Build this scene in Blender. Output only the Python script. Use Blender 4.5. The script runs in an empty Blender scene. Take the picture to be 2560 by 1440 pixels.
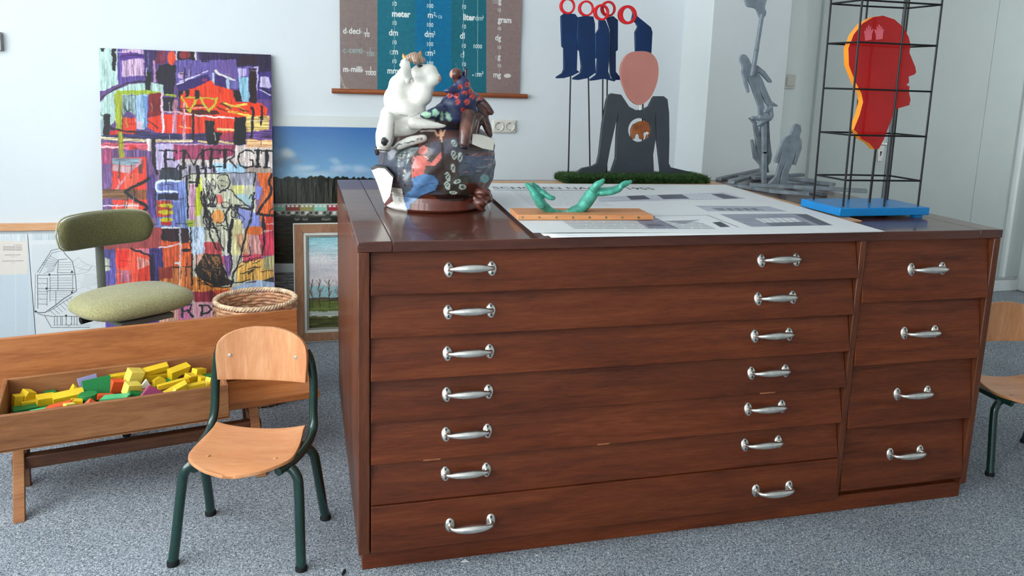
import bpy, bmesh, math, random
import numpy as np
from mathutils import Matrix, Vector, Euler

scene = bpy.context.scene
COL = scene.collection

# ---------------------------------------------------------------- camera
F, CX, CY = 2001.243, 1300.683, 569.555          # focal length and principal point, for a 2560 x 1440 frame
PIT, ROL, YAW = 0.180981, 0.033321, 0.266673
CAM = np.array([-0.12262, -1.96103, 1.30117])
_fw = np.array([math.sin(YAW)*math.cos(PIT), math.cos(YAW)*math.cos(PIT), -math.sin(PIT)])
_rt0 = np.array([math.cos(YAW), -math.sin(YAW), 0.0])
_up0 = np.cross(_rt0, _fw)
_rt = math.cos(ROL)*_rt0 + math.sin(ROL)*_up0
_up = -math.sin(ROL)*_rt0 + math.cos(ROL)*_up0
cam_data = bpy.data.cameras.new('camera')
cam_data.sensor_fit = 'HORIZONTAL'
cam_data.sensor_width = 36.0
cam_data.lens = F/2560*36.0
cam_data.shift_x = -(CX-1280)/2560
cam_data.shift_y = (CY-720)/2560
cam_data.clip_start = 0.05
cam = bpy.data.objects.new('camera', cam_data)
M = Matrix.Identity(4)
for i in range(3):
    M[i][0], M[i][1], M[i][2], M[i][3] = _rt[i], _up[i], -_fw[i], CAM[i]
cam.matrix_world = M
COL.objects.link(cam)
scene.camera = cam

# ---------------------------------------------------------------- daylight
world = bpy.data.worlds.new('overcast_sky')
scene.world = world
world.use_nodes = True
_bg = world.node_tree.nodes['Background']
_bg.inputs[0].default_value = (0.90, 0.965, 1.0, 1)
_bg.inputs[1].default_value = 5.0
WIN_L = [(-4.2, -2.75), (-2.55, -1.1), (-0.9, 0.5), (0.7, 1.25)]    # window openings along the left wall (y from, to)
WIN_B_FILL = [(-2.55, -1.95)]  # unseen window behind the camera, added for frontal fill
WIN_R_FILL = [(1.15, 1.60)]                                               # unseen right-wall window, added to brighten the recess
WZ0, WZ1 = 0.85, 2.65
XL, XR, YB, YF, ZC = -2.7, 5.6, 2.06, -4.6, 2.9

def portal(name, loc, rot, sx, sy):
    l = bpy.data.lights.new(name, 'AREA')
    l.shape = 'RECTANGLE'; l.size = sx; l.size_y = sy
    l.cycles.is_portal = True
    o = bpy.data.objects.new(name, l); COL.objects.link(o)
    o.location = loc; o.rotation_euler = rot
for a, b in WIN_L:
    portal('window_daylight', (XL-0.13, (a+b)/2, (WZ0+WZ1)/2), (0, -math.pi/2, 0), WZ1-WZ0, b-a)
for a, b in WIN_B_FILL:
    portal('window_daylight', ((a+b)/2, YF-0.13, (WZ0+WZ1)/2), (math.pi/2, 0, 0), b-a, WZ1-WZ0)

for a, b in WIN_R_FILL:
    portal('window_daylight', (XR+.13, (a+b)/2, (WZ0+WZ1)/2), (0, math.pi/2, 0), WZ1-WZ0, b-a)

scene.view_settings.view_transform = 'Standard'
scene.view_settings.look = 'None'
scene.view_settings.gamma = 1.0
scene.view_settings.use_curve_mapping = False
scene.view_settings.exposure = 1.18

# ---------------------------------------------------------------- photo pixels to places
def ray(x, y):
    return _fw + (x-CX)/F*_rt - (y-CY)/F*_up
def pz(x, y, z):
    d = ray(x, y); return CAM + (z-CAM[2])/d[2]*d
def py(x, y, yy):
    d = ray(x, y); return CAM + (yy-CAM[1])/d[1]*d
def ppl(x, y, P, n):
    d = ray(x, y); return CAM + ((np.asarray(P)-CAM)@n)/(d@n)*d
def project(P):
    d = np.asarray(P)-CAM
    w = d@_fw
    return np.stack([CX+F*(d@_rt)/w, CY-F*(d@_up)/w], -1)

# ---------------------------------------------------------------- helpers
rnd = random.Random(7)
def lin(c):
    if isinstance(c, str):
        c = tuple(int(c[i:i+2], 16) for i in (0, 2, 4))
    return tuple((v/255/12.92 if v/255 <= .04045 else ((v/255+.055)/1.055)**2.4) for v in c[:3])
def rgba(c): return (*lin(c), 1)

INV = {}
def tag(o, label, cat, group=None):
    o['label'] = label; o['category'] = cat
    if group: o['group'] = group
    return o
def thing(name, label, cat, loc=(0, 0, 0), rz=0.0, group=None):
    o = bpy.data.objects.new(name, None); COL.objects.link(o)
    o.location = loc; o.rotation_euler = (0, 0, rz); o.empty_display_size = .1
    INV[o.name] = (Matrix.Translation(Vector(loc)) @ Matrix.Rotation(rz, 4, 'Z')).inverted()
    return tag(o, label, cat, group)
def finish(o, smooth=True, bevel=0, seg=2, angle=35, auto=40):
    me = o.data
    if smooth:
        me.shade_smooth()
        if auto:
            try: me.set_sharp_from_angle(angle=math.radians(auto))
            except Exception: pass
    if bevel:
        m = o.modifiers.new('bevel', 'BEVEL'); m.width = bevel; m.segments = seg
        m.limit_method = 'ANGLE'; m.angle_limit = math.radians(angle); m.harden_normals = False
    return o
def obj(name, bm, mat, parent=None, world=False, smooth=True, bevel=0, seg=2, auto=40, angle=35):
    me = bpy.data.meshes.new(name)
    bmesh.ops.recalc_face_normals(bm, faces=bm.faces)
    bm.to_mesh(me); bm.free()
    return link(name, me, mat, parent, world, smooth, bevel, seg, auto, angle)
def link(name, me, mat, parent=None, world=False, smooth=True, bevel=0, seg=2, auto=40, angle=35):
    for m in (mat if isinstance(mat, (list, tuple)) else [mat]):
        me.materials.append(m)
    o = bpy.data.objects.new(name, me); COL.objects.link(o)
    if parent:
        o.parent = parent
        if world:
            root = parent
            while root.parent: root = root.parent
            o.matrix_parent_inverse = INV[root.name] if root is parent else Matrix.Identity(4)
            if root is not parent and not parent.get('_w'): pass
        if world: o['_w'] = 1
    return finish(o, smooth, bevel, seg, angle, auto)
def struct(o): o['kind'] = 'structure'; return o
def copy_tree(o, parent=None):
    c = o.copy(); COL.objects.link(c)
    c.parent = parent
    for ch in list(o.children): copy_tree(ch, c)
    return c

def box(bm, lo, hi, mtx=None):
    vs = [bm.verts.new((x, y, z)) for x in (lo[0], hi[0]) for y in (lo[1], hi[1]) for z in (lo[2], hi[2])]
    for f in ((0, 1, 3, 2), (4, 6, 7, 5), (0, 4, 5, 1), (2, 3, 7, 6), (0, 2, 6, 4), (1, 5, 7, 3)):
        bm.faces.new([vs[i] for i in f])
    if mtx is not None: bmesh.ops.transform(bm, matrix=mtx, verts=vs)
    return vs
def B(lo, hi, mtx=None):
    bm = bmesh.new(); box(bm, lo, hi, mtx); return bm
def prism(bm, pts, d):
    """closed outline of 3D points, pushed along the vector d"""
    d = Vector(d)
    a = [bm.verts.new(Vector(p)) for p in pts]
    b = [bm.verts.new(Vector(p)+d) for p in pts]
    bm.faces.new(a); bm.faces.new(b[::-1])
    n = len(a)
    for i in range(n): bm.faces.new((a[i], b[i], b[(i+1) % n], a[(i+1) % n]))
    return a+b
def spline(pts, per=6, closed=False):
    P = [np.array(p, float) for p in pts]; n = len(P); out = []
    rng = range(n) if closed else range(n-1)
    for i in rng:
        p0 = P[(i-1) % n] if closed or i > 0 else 2*P[0]-P[1]
        p1 = P[i]; p2 = P[(i+1) % n]
        p3 = P[(i+2) % n] if closed or i+2 < n else 2*P[-1]-P[-2]
        for k in range(per):
            t = k/per
            out.append(.5*(2*p1+(p2-p0)*t+(2*p0-5*p1+4*p2-p3)*t*t+(3*p1-p0-3*p2+p3)*t**3))
    if not closed: out.append(P[-1])
    return out
def tube(bm, pts, r, n=10, cap=True, flat=1.0):
    P = [Vector(p) for p in pts]; m = len(P)
    R = [r]*m if np.isscalar(r) else list(r)
    t0 = (P[1]-P[0]).normalized()
    ref = Vector((0, 0, 1)) if abs(t0.z) < .9 else Vector((1, 0, 0))
    a = t0.cross(ref).normalized(); rings = []
    for i in range(m):
        t = (P[min(i+1, m-1)]-P[max(i-1, 0)]).normalized()
        a = (a-t*a.dot(t)).normalized(); b = t.cross(a)
        rings.append([bm.verts.new(P[i]+(a*math.cos(2*math.pi*k/n)+b*math.sin(2*math.pi*k/n)*flat)*R[i]) for k in range(n)])
    for i in range(m-1):
        for k in range(n):
            bm.faces.new((rings[i][k], rings[i][(k+1) % n], rings[i+1][(k+1) % n], rings[i+1][k]))
    if cap:
        bm.faces.new(rings[0][::-1]); bm.faces.new(rings[-1])
    return rings
def T(pts, r, n=10, cap=True, flat=1.0):
    bm = bmesh.new(); tube(bm, pts, r, n, cap, flat); return bm
def lathe(bm, prof, n=24, c=(0, 0, 0), sx=1, sy=1):
    """(radius, z) profile turned round the z axis"""
    rings = []
    for r, z in prof:
        if r < 1e-6: rings.append([bm.verts.new((c[0], c[1], c[2]+z))])
        else: rings.append([bm.verts.new((c[0]+r*sx*math.cos(2*math.pi*k/n), c[1]+r*sy*math.sin(2*math.pi*k/n), c[2]+z)) for k in range(n)])
    for A, Bq in zip(rings, rings[1:]):
        for k in range(n):
            k2 = (k+1) % n
            if len(A) == 1 and len(Bq) == 1: continue
            if len(A) == 1: bm.faces.new((A[0], Bq[k2], Bq[k]))
            elif len(Bq) == 1: bm.faces.new((A[k], A[k2], Bq[0]))
            else: bm.faces.new((A[k], A[k2], Bq[k2], Bq[k]))
    if len(rings[0]) > 1: bm.faces.new(rings[0][::-1])
    if len(rings[-1]) > 1: bm.faces.new(rings[-1])
    return rings

# ---------------------------------------------------------------- materials
def base(name, col=(200, 200, 200), rough=.5, spec=.5, metal=0.0, coat=0.0):
    m = bpy.data.materials.new(name); m.use_nodes = True
    b = m.node_tree.nodes['Principled BSDF']
    b.inputs['Base Color'].default_value = rgba(col)
    b.inputs['Roughness'].default_value = rough
    b.inputs['Specular IOR Level'].default_value = spec
    b.inputs['Metallic'].default_value = metal
    b.inputs['Coat Weight'].default_value = coat
    return m, m.node_tree, b
def nd(nt, kind, **kw):
    n = nt.nodes.new(kind)
    for k, v in kw.items():
        if k in n.inputs: n.inputs[k].default_value = v
        else: setattr(n, k, v)
    return n
def ramp(nt, fac, stops):
    r = nt.nodes.new('ShaderNodeValToRGB')
    e = r.color_ramp.elements
    while len(e) < len(stops): e.new(.5)
    for el, (pos, c) in zip(e, stops): el.position = pos; el.color = rgba(c)
    nt.links.new(fac, r.inputs[0])
    return r
def coords(nt, scale=(1, 1, 1), vary=True, kind='Object'):
    tc = nd(nt, 'ShaderNodeTexCoord'); mp = nd(nt, 'ShaderNodeMapping'); mp.inputs['Scale'].default_value = scale
    nt.links.new(tc.outputs[kind], mp.inputs[0])
    if vary:
        oi = nd(nt, 'ShaderNodeObjectInfo'); mu = nd(nt, 'ShaderNodeVectorMath', operation='SCALE')
        mu.inputs[0].default_value = (37, 23, 51)
        nt.links.new(oi.outputs['Random'], mu.inputs['Scale']); nt.links.new(mu.outputs[0], mp.inputs['Location'])
    return mp.outputs[0]
def bump(nt, b, fac, strength=.2, dist=.002):
    n = nd(nt, 'ShaderNodeBump'); n.inputs['Strength'].default_value = strength; n.inputs['Distance'].default_value = dist
    nt.links.new(fac, n.inputs['Height']); nt.links.new(n.outputs[0], b.inputs['Normal'])
def plain(name, col, rough=.5, spec=.5, metal=0.0, var=.08, scale=12, bmp=0, coat=0.0):
    m, nt, b = base(name, col, rough, spec, metal, coat)
    no = nd(nt, 'ShaderNodeTexNoise'); no.inputs['Scale'].default_value = scale; no.inputs['Detail'].default_value = 5
    nt.links.new(coords(nt), no.inputs['Vector'])
    c = col if not isinstance(col, str) else tuple(int(col[i:i+2], 16) for i in (0, 2, 4))
    r = ramp(nt, no.outputs['Fac'], [(.3, tuple(v*(1-var) for v in c)), (.7, tuple(min(255, v*(1+var)) for v in c))])
    nt.links.new(r.outputs[0], b.inputs['Base Color'])
    if bmp: bump(nt, b, no.outputs['Fac'], bmp)
    return m
def wood(name, dark, mid, light, scale=(1.2, 14, 14), rough=.45, spec=.4, coat=0.0, bmp=.05, fine=1.0, tone=.06):
    m, nt, b = base(name, mid, rough, spec, 0, coat)
    v = coords(nt, scale)
    n1 = nd(nt, 'ShaderNodeTexNoise'); n1.inputs['Scale'].default_value = 2.2; n1.inputs['Detail'].default_value = 7; n1.inputs['Roughness'].default_value = .62; n1.inputs['Distortion'].default_value = .6
    nt.links.new(v, n1.inputs['Vector'])
    v2 = coords(nt, tuple(s*7*fine for s in scale))
    n2 = nd(nt, 'ShaderNodeTexNoise'); n2.inputs['Scale'].default_value = 2.5; n2.inputs['Detail'].default_value = 3
    nt.links.new(v2, n2.inputs['Vector'])
    mx = nd(nt, 'ShaderNodeMix', data_type='FLOAT'); mx.inputs[0].default_value = .3
    nt.links.new(n1.outputs['Fac'], mx.inputs[2]); nt.links.new(n2.outputs['Fac'], mx.inputs[3])
    r = ramp(nt, mx.outputs[0], [(.30, dark), (.5, mid), (.72, light)])
    oi = nd(nt, 'ShaderNodeObjectInfo'); mr = nd(nt, 'ShaderNodeMapRange'); mr.inputs[3].default_value = 1-tone; mr.inputs[4].default_value = 1+tone
    nt.links.new(oi.outputs['Random'], mr.inputs[0]); mu = nd(nt, 'ShaderNodeVectorMath', operation='SCALE')
    nt.links.new(r.outputs[0], mu.inputs[0]); nt.links.new(mr.outputs[0], mu.inputs['Scale'])
    nt.links.new(mu.outputs[0], b.inputs['Base Color'])
    bump(nt, b, n2.outputs['Fac'], bmp, .001)
    return m
def vcol(name, rough=.6, spec=.3, var=.10, scale=160, stretch=(1, 1, 1), bmp=.0, coat=0.0):
    """colour printed or painted on the mesh (its 'paint' attribute), with fine grain"""
    m, nt, b = base(name, (200, 200, 200), rough, spec, 0, coat)
    a = nd(nt, 'ShaderNodeVertexColor'); a.layer_name = 'paint'
    no = nd(nt, 'ShaderNodeTexNoise'); no.inputs['Scale'].default_value = scale; no.inputs['Detail'].default_value = 4
    nt.links.new(coords(nt, stretch, False), no.inputs['Vector'])
    mr = nd(nt, 'ShaderNodeMapRange'); mr.inputs[1].default_value = .3; mr.inputs[2].default_value = .7; mr.inputs[3].default_value = 1-var; mr.inputs[4].default_value = 1+var
    nt.links.new(no.outputs['Fac'], mr.inputs[0])
    mu = nd(nt, 'ShaderNodeVectorMath', operation='SCALE')
    nt.links.new(a.outputs['Color'], mu.inputs[0]); nt.links.new(mr.outputs[0], mu.inputs['Scale'])
    nt.links.new(mu.outputs[0], b.inputs['Base Color'])
    if bmp: bump(nt, b, no.outputs['Fac'], bmp)
    return m

MAT = {}
MAT['wall'] = plain('white_wall_paint', (232, 235, 234), .75, .25, var=.012, scale=2)
MAT['wallback'] = plain('back_wall_white_light_toned', (217, 223, 226), .75, .25, var=.012, scale=2)  # wall white with the daylight's cool tint and dimming put into the colour
MAT['pillar'] = plain('pillar_white_shade_toned', (212, 218, 218), .7, .25, var=.012, scale=2)  # wall white darkened to carry the daylight's falloff towards the pillar
MAT['wall2'] = plain('white_painted_panel', (238, 242, 239), .5, .35, var=.012, scale=2)
MAT['trim'] = plain('white_gloss_trim', (224, 228, 226), .4, .4, var=.02)
MAT['ceil'] = plain('ceiling_white', (240, 240, 238), .9, .1, var=.01)
MAT['redwood'] = wood('dark_red_mahogany', (62, 26, 12), (98, 45, 21), (122, 62, 31), (1.1, 12, 12), rough=.46, spec=.32, coat=.05, tone=.13)
MAT['redwood_v'] = wood('dark_red_mahogany_upright', (60, 28, 14), (94, 48, 26), (122, 68, 40), (12, 12, 1.1), rough=.42, spec=.4, coat=.08)
MAT['redwood_top'] = wood('worn_mahogany_top', (56, 25, 17), (82, 40, 27), (102, 54, 38), (1.1, 12, 12), rough=.30, spec=.55, coat=.35)
MAT['rawedge'] = wood('worn_bare_edge', (128, 74, 44), (158, 98, 60), (186, 128, 88), (12, 12, 2), rough=.6)
MAT['steel'] = plain('brushed_nickel', (232, 229, 222), .32, .5, 1.0, var=.05, scale=60)
MAT['screw'] = plain('screw_steel', (96, 94, 90), .4, .5, 1.0)
MAT['beech'] = wood('beech_ply', (190, 122, 76), (206, 140, 92), (220, 160, 112), (1.3, 9, 9), rough=.42, spec=.4, coat=.15, bmp=.02)
MAT['beech_v'] = wood('beech_ply_upright', (192, 126, 82), (208, 146, 100), (228, 172, 126), (9, 9, 1.3), rough=.42, spec=.4, coat=.15, bmp=.02)
MAT['greensteel'] = plain('dark_green_lacquer', (10, 48, 42), .25, .5, var=.1, coat=.4)
MAT['rubber'] = plain('black_rubber', (22, 24, 24), .7, .3)
MAT['benchwood'] = wood('honey_pine', (142, 80, 38), (176, 108, 58), (198, 130, 76), (1.2, 10, 10), rough=.48, spec=.4, coat=.1)
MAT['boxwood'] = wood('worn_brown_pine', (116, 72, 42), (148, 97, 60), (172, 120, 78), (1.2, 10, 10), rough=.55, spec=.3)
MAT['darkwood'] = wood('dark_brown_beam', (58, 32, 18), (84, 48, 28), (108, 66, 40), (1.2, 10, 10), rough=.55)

def carpet():
    m, nt, b = base('flecked_grey_carpet', (130, 138, 146), .95, .1)
    v = coords(nt, (1, 1, 1), False)
    n1 = nd(nt, 'ShaderNodeTexNoise'); n1.inputs['Scale'].default_value = 210; n1.inputs['Detail'].default_value = 2; n1.inputs['Distortion'].default_value = 1.4
    n2 = nd(nt, 'ShaderNodeTexNoise'); n2.inputs['Scale'].default_value = 3.0; n2.inputs['Detail'].default_value = 4
    nt.links.new(v, n1.inputs['Vector']); nt.links.new(v, n2.inputs['Vector'])
    r = ramp(nt, n1.outputs['Fac'], [(.36, (80, 88, 98)), (.47, (128, 137, 146)), (.56, (162, 169, 175)), (.66, (208, 211, 213))])
    r2 = ramp(nt, n2.outputs['Fac'], [(.3, (232, 232, 232)), (.7, (255, 255, 255))])
    mx = nd(nt, 'ShaderNodeMix', data_type='RGBA', blend_type='MULTIPLY'); mx.inputs[0].default_value = 1
    nt.links.new(r.outputs[0], mx.inputs[6]); nt.links.new(r2.outputs[0], mx.inputs[7])
    nt.links.new(mx.outputs[2], b.inputs['Base Color'])
    bump(nt, b, n1.outputs['Fac'], .35, .004)
    return m
MAT['carpet'] = carpet()

# ================================================================ the room
struct(obj('floor', B((XL-.2, YF-.2, -.1), (XR+.2, 2.6, 0)), MAT['carpet']))
struct(obj('ceiling', B((XL-.2, YF-.2, ZC), (XR+.2, 2.6, ZC+.1)), MAT['ceil']))
PX0 = float(py(1700, 200, YB)[0]); PYF = 1.745; PX1 = float(py(1964, 200, PYF)[0]); YR = 2.33
struct(obj('wall_back', B((XL, YB, 0), (PX0+.02, YB+.2, ZC)), MAT['wallback']))
struct(obj('wall_pillar', B((PX0, PYF, 0), (PX1, 2.58, ZC)), MAT['pillar'], bevel=.004))
struct(obj('wall_recess', B((PX1-.02, YR, 0), (XR, YR+.2, ZC)), MAT['wall2']))
def wall_with_windows(name, fixed, wins, lo, hi, axis):
    bm = bmesh.new()
    def bx(a, b, z0, z1):
        if axis == 'x': box(bm, (fixed-.2, a, z0), (fixed, b, z1))
        else: box(bm, (a, fixed-.2, z0), (b, fixed, z1))
    bx(lo, hi, 0, WZ0); bx(lo, hi, WZ1, ZC)
    e = lo
    for a, b in wins: bx(e, a, WZ0, WZ1); e = b
    bx(e, hi, WZ0, WZ1)
    return struct(obj(name, bm, MAT['wall'], smooth=False))
wall_with_windows('wall_left', XL, WIN_L, YF-.2, 2.26, 'x')
wall_with_windows('wall_right', XR+.2, WIN_R_FILL, YF-.2, 2.58, 'x')
wall_with_windows('wall_front', YF, WIN_B_FILL, XL, XR+.2, 'y')
nwin = 0
for a, b in WIN_L:
    nwin += 1; bm = bmesh.new()
    for z in (WZ0, WZ1-.05): box(bm, (XL-.12, a, z), (XL-.06, b, z+.05))
    for y in (a, (a+b)/2-.025, b-.05): box(bm, (XL-.12, y, WZ0), (XL-.06, y+.05, WZ1))
    struct(obj('window_%d' % nwin, bm, MAT['trim'], smooth=False))
for a, b in WIN_R_FILL:  # frame of the added right window
    nwin += 1; bm = bmesh.new()
    for z in (WZ0, WZ1-.05): box(bm, (XR+.06, a, z), (XR+.12, b, z+.05))
    for y in (a, (a+b)/2-.025, b-.05): box(bm, (XR+.06, y, WZ0), (XR+.12, y+.05, WZ1))
    struct(obj('window_%d' % nwin, bm, MAT['trim'], smooth=False))
for a, b in WIN_B_FILL:  # frame of the added window behind the camera
    nwin += 1; bm = bmesh.new()
    for z in (WZ0, WZ1-.05): box(bm, (a, YF-.12, z), (b, YF-.06, z+.05))
    for x in (a, (a+b)/2-.025, b-.05): box(bm, (x, YF-.12, WZ0), (x+.05, YF-.06, WZ1))
    struct(obj('window_%d' % nwin, bm, MAT['trim'], smooth=False))

# ================================================================ plan chest
W, D, H, ZB = 1.9604, 1.2238, 0.9, 0.0523
chest = thing('plan_chest', 'wide dark red mahogany plan chest with two columns of louvred drawers', 'plan chest')
obj('plinth', B((.0104, .016, 0), (W-.0104, D-.02, ZB)), MAT['redwood'], chest, bevel=.002)
obj('side_panel', B((0, .0, ZB), (.030, D, .873)), MAT['redwood_v'], chest, bevel=.003)
obj('side_panel', B((W-.028, .0, ZB), (W-.004, D, .873)), MAT['redwood_v'], chest, bevel=.003)
obj('middle_upright', B((1.450, .0, ZB), (1.470, D-.02, .873)), MAT['redwood_v'], chest, bevel=.002)
obj('back_panel', B((.030, D-.02, ZB), (W-.028, D, .873)), MAT['redwood'], chest)
obj('bottom_board', B((.030, .035, ZB), (W-.028, D-.02, ZB+.015)), MAT['redwood'], chest)
obj('top_board', B((.086, .0, .873), (W-.086, D, .9)), MAT['redwood_top'], chest, bevel=.0015)
for x0, x1 in ((0, .0855), (W-.0855, W)):
    obj('top_end_strip', B((x0, 0, .873), (x1, D, .9)), MAT['redwood_top'], chest, bevel=.0025)

def handle_mesh():
    bm = bmesh.new()
    for s in (-1, 1):
        cx = s*.0565
        # oval rosette, turned to face -y
        mt = Matrix.Translation((cx, 0, 0)) @ Matrix.Rotation(math.pi/2, 4, 'X')
        n0 = len(bm.verts)
        lathe(bm, [(0.0, -.001), (.0195, -.001), (.0195, .0015), (.0155, .0042), (.008, .0055), (0, .0055)], 20, sx=.68, sy=1.0)
        bm.verts.ensure_lookup_table()
        bmesh.ops.transform(bm, matrix=mt, verts=bm.verts[n0:])
        for z in (-.0115, .0115):
            n0 = len(bm.verts)
            lathe(bm, [(0, .003), (.0026, .003), (.0024, .0056), (0, .0060)], 8)
            bm.verts.ensure_lookup_table()
            bmesh.ops.transform(bm, matrix=Matrix.Translation((cx, 0, z)) @ Matrix.Rotation(math.pi/2, 4, 'X'), verts=bm.verts[n0:])
            for f in bm.faces:
                if all(v.index == -1 or True for v in f.verts) and f.calc_center_median().y < -.0025 and abs(f.calc_center_median().x-cx) < .003 and abs(abs(f.calc_center_median().z)-.0115) < .003 and f.calc_area() < 2e-5:
                    f.material_index = 1
    pts = spline([(-.0565, -.003, 0), (-.0560, -.014, -.0005), (-.052, -.026, -.001), (-.040, -.032, -.001), (-.02, -.034, -.001), (0, -.0345, -.001), (.02, -.034, -.001), (.040, -.032, -.001), (.052, -.026, -.001), (.0560, -.014, -.0005), (.0565, -.003, 0)], 4)
    rad = []
    for q in pts:
        a = abs(q[0]); rad.append((.0112-.0046*(a/.045)**2) if a < .045 else .0058)
    rad[0] = rad[-1] = .0075; rad[1] = rad[-2] = .006
    tube(bm, pts, rad, 12)
    me = bpy.data.meshes.new('handle'); bmesh.ops.recalc_face_normals(bm, faces=bm.faces); bm.to_mesh(me); bm.free()
    me.materials.append(MAT['steel']); me.materials.append(MAT['screw']); me.shade_smooth(); me.set_sharp_from_angle(angle=math.radians(50))
    return me
HANDLE = handle_mesh()
def drawer(x0, x1, z0, z1, hx, hz, out=0.0, slope=.024, chips=()):
    y_t, y_b = slope-out, -.006-out
    if out: y_t = -.002-out*.8
    prof = [(x0, y_b, z0), (x0, y_b-.0005, z0+.004), (x0, y_t, z1+.004), (x0, y_t+.022, z1+.004), (x0, y_b+.022, z0)]
    bm = bmesh.new(); prism(bm, prof, (x1-x0, 0, 0))
    d = obj('drawer', bm, MAT['redwood'], chest, bevel=.0012)
    for x in hx:
        h = bpy.data.objects.new('handle', HANDLE); COL.objects.link(h); h.parent = d
        t = (hz-z0)/(z1-z0)
        h.location = (x, y_b+(y_t-y_b)*t-.0005, hz)
        h.rotation_euler = (math.atan2(y_t-y_b, z1-z0)*-1, 0, 0)
    for cx_, cw in chips:                  # bare chips broken from the lower edge
        obj('chip', B((cx_, y_b-.0012, z0-.0005), (cx_+cw, y_b+.004, z0+.0035)), MAT['rawedge'], d, bevel=.0006)
    return d
zs = [.870, .7635, .652, .537, .424, .3095, .196, .066]
hz = [.8215, .7095, .5975, .4845, .3725, .2595, .1225]
for i in range(7):
    last = i == 6
    drawer(.0325, 1.4475, zs[i+1]+(.0 if not last else 0), zs[i]-(.006 if last else 0), (.2865+(.010 if last else 0), 1.187+(.034 if last else 0)), hz[i], out=.012 if last else 0, chips={4: ((.168, .045), (.655, .036)), 3: ((1.155, .05),)}.get(i, ()))
zq = [.870, .685, .4885, .287, .080]
hq = [.7805, .5805, .382, .1815]
for i in range(4):
    drawer(1.4725, 1.9295, zq[i+1], zq[i], (1.701+.002*i,), hq[i])

# ================================================================ children's chairs
def make_chair(label):
    """local frame: x to the sitter's left seen from the front, y towards the back, origin between the feet"""
    t = thing('child_chair', label, 'chair')
    CXL = -.002                            # middle of seat
    for s in (-1, 1):
        xf = s*.172                        # feet
        rail = spline([(s*.110, -.112, .271), (s*.136, -.05, .276), (s*.146, .03, .279), (s*.147, .078, .286), (s*.147, .104, .304), (s*.143, .117, .345), (s*.142, .127, .42), (s*.138, .128, .47), (s*.131, .124, .505), (s*.122, .118, .527)], 6)
        obj('side_tube', T(rail, .0122, 12), MAT['greensteel'], t)
        for front in (1, 0):
            if front: pts = [(s*.0, -.070, .270), (s*.09, -.071, .270), (s*.128, -.074, .266), (s*.149, -.080, .246), (s*.157, -.086, .210), (s*.167, -.114, .07), (xf, -.127, .010)]
            else: pts = [(s*.0, .052, .268), (s*.10, .053, .268), (s*.134, .056, .262), (s*.155, .062, .240), (s*.161, .070, .205), (s*.168, .112, .06), (xf, .127, .010)]
            lg = obj('leg', T(spline(pts, 6), .0135, 12), MAT['greensteel'], t)
            bm = bmesh.new(); lathe(bm, [(.0, 0), (.0162, 0), (.0162, .008), (.0145, .014), (0, .014)], 14, (xf, -.127 if front else .127, 0))
            obj('rubber_foot', bm, MAT['rubber'], lg)
    # moulded seat
    bm = bmesh.new(); n = 22; rows = []
    for j in range(n+1):
        v = j/n; y = -.160+v*.252
        hw = .128+.012*math.sin(math.pi*min(1, v*1.1))
        if v < .40: hw *= math.sqrt(max(0.015, 1-((.40-v)/.402)**2.2))
        row = []
        for i in range(n+1):
            u = -1+2*i/n
            z = .2925+.013*abs(u)**2.2*(.25+.75*v)-.006*math.sin(math.pi*v)-.014*max(0, (.25-v)/.25)**2+.006*max(0, (v-.7)/.3)**2
            row.append(bm.verts.new((CXL+u*hw, y-.004*(1-u*u)*v, z)))
        rows.append(row)
    for j in range(n):
        for i in range(n): bm.faces.new((rows[j][i], rows[j][i+1], rows[j+1][i+1], rows[j+1][i]))
    st = obj('seat', bm, MAT['beech'], t)
    m = st.modifiers.new('thick', 'SOLIDIFY'); m.thickness = .009; m.offset = -1
    m = st.modifiers.new('bevel', 'BEVEL'); m.width = .002; m.segments = 2; m.limit_method = 'ANGLE'
    # curved backrest: outline in (x, z) on a bent sheet
    CXL = .002; bm = bmesh.new(); m_ = 30; rows = []
    zs_ = list(np.linspace(.438, .52, 8))+list(.52+.067*np.sin(np.linspace(.15, 1, 12)*math.pi/2))
    for z in zs_:
        tz = (z-.438)/.149
        hw = .127+.004*((z-.438)/.06) if z < .498 else .131*max(0.0, 1-((z-.498)/.0892)**3.6)**.48
        hw = max(hw, .030)
        row = []
        for i in range(m_+1):
            u = -1+2*i/m_; x = CXL+u*hw
            zz = z-.007*(1-u*u)*max(0, 1-tz*3)
            row.append(bm.verts.new((x, .126-.030*((x-CXL)/.131)**2+.010*tz, zz)))
        rows.append(row)
    for j in range(len(zs_)-1):
        for i in range(m_): bm.faces.new((rows[j][i], rows[j][i+1], rows[j+1][i+1], rows[j+1][i]))
    bk = obj('backrest', bm, MAT['beech_v'], t)
    m = bk.modifiers.new('thick', 'SOLIDIFY'); m.thickness = .009; m.offset = 0
    m = bk.modifiers.new('bevel', 'BEVEL'); m.width = .002; m.segments = 2; m.limit_method = 'ANGLE'
    for s in (-1, 1):
        x = CXL+s*.094; bm = bmesh.new(); lathe(bm, [(0, 0), (.0052, 0), (.0046, .003), (.002, .0036), (0, .003)], 12)
        bmesh.ops.transform(bm, matrix=Matrix.Translation((x, .126-.030*(.094/.131)**2+.0046-.0045, .507)) @ Matrix.Rotation(math.pi/2, 4, 'X'), verts=bm.verts)
        obj('screw', bm, MAT['steel'], bk)
    for sx, y in ((-.09, -.075), (.09, -.075), (-.095, .06), (.095, .06)):
        bm = bmesh.new(); lathe(bm, [(0, 0), (.006, 0), (.005, .0015), (0, .002)], 10, (CXL+sx, y, .2955 if y > 0 else .2905))
        obj('rivet', bm, MAT['beech'], st)
    return t
c1 = make_chair('small beech child chair with dark green legs standing in front of the toy bench')
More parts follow.
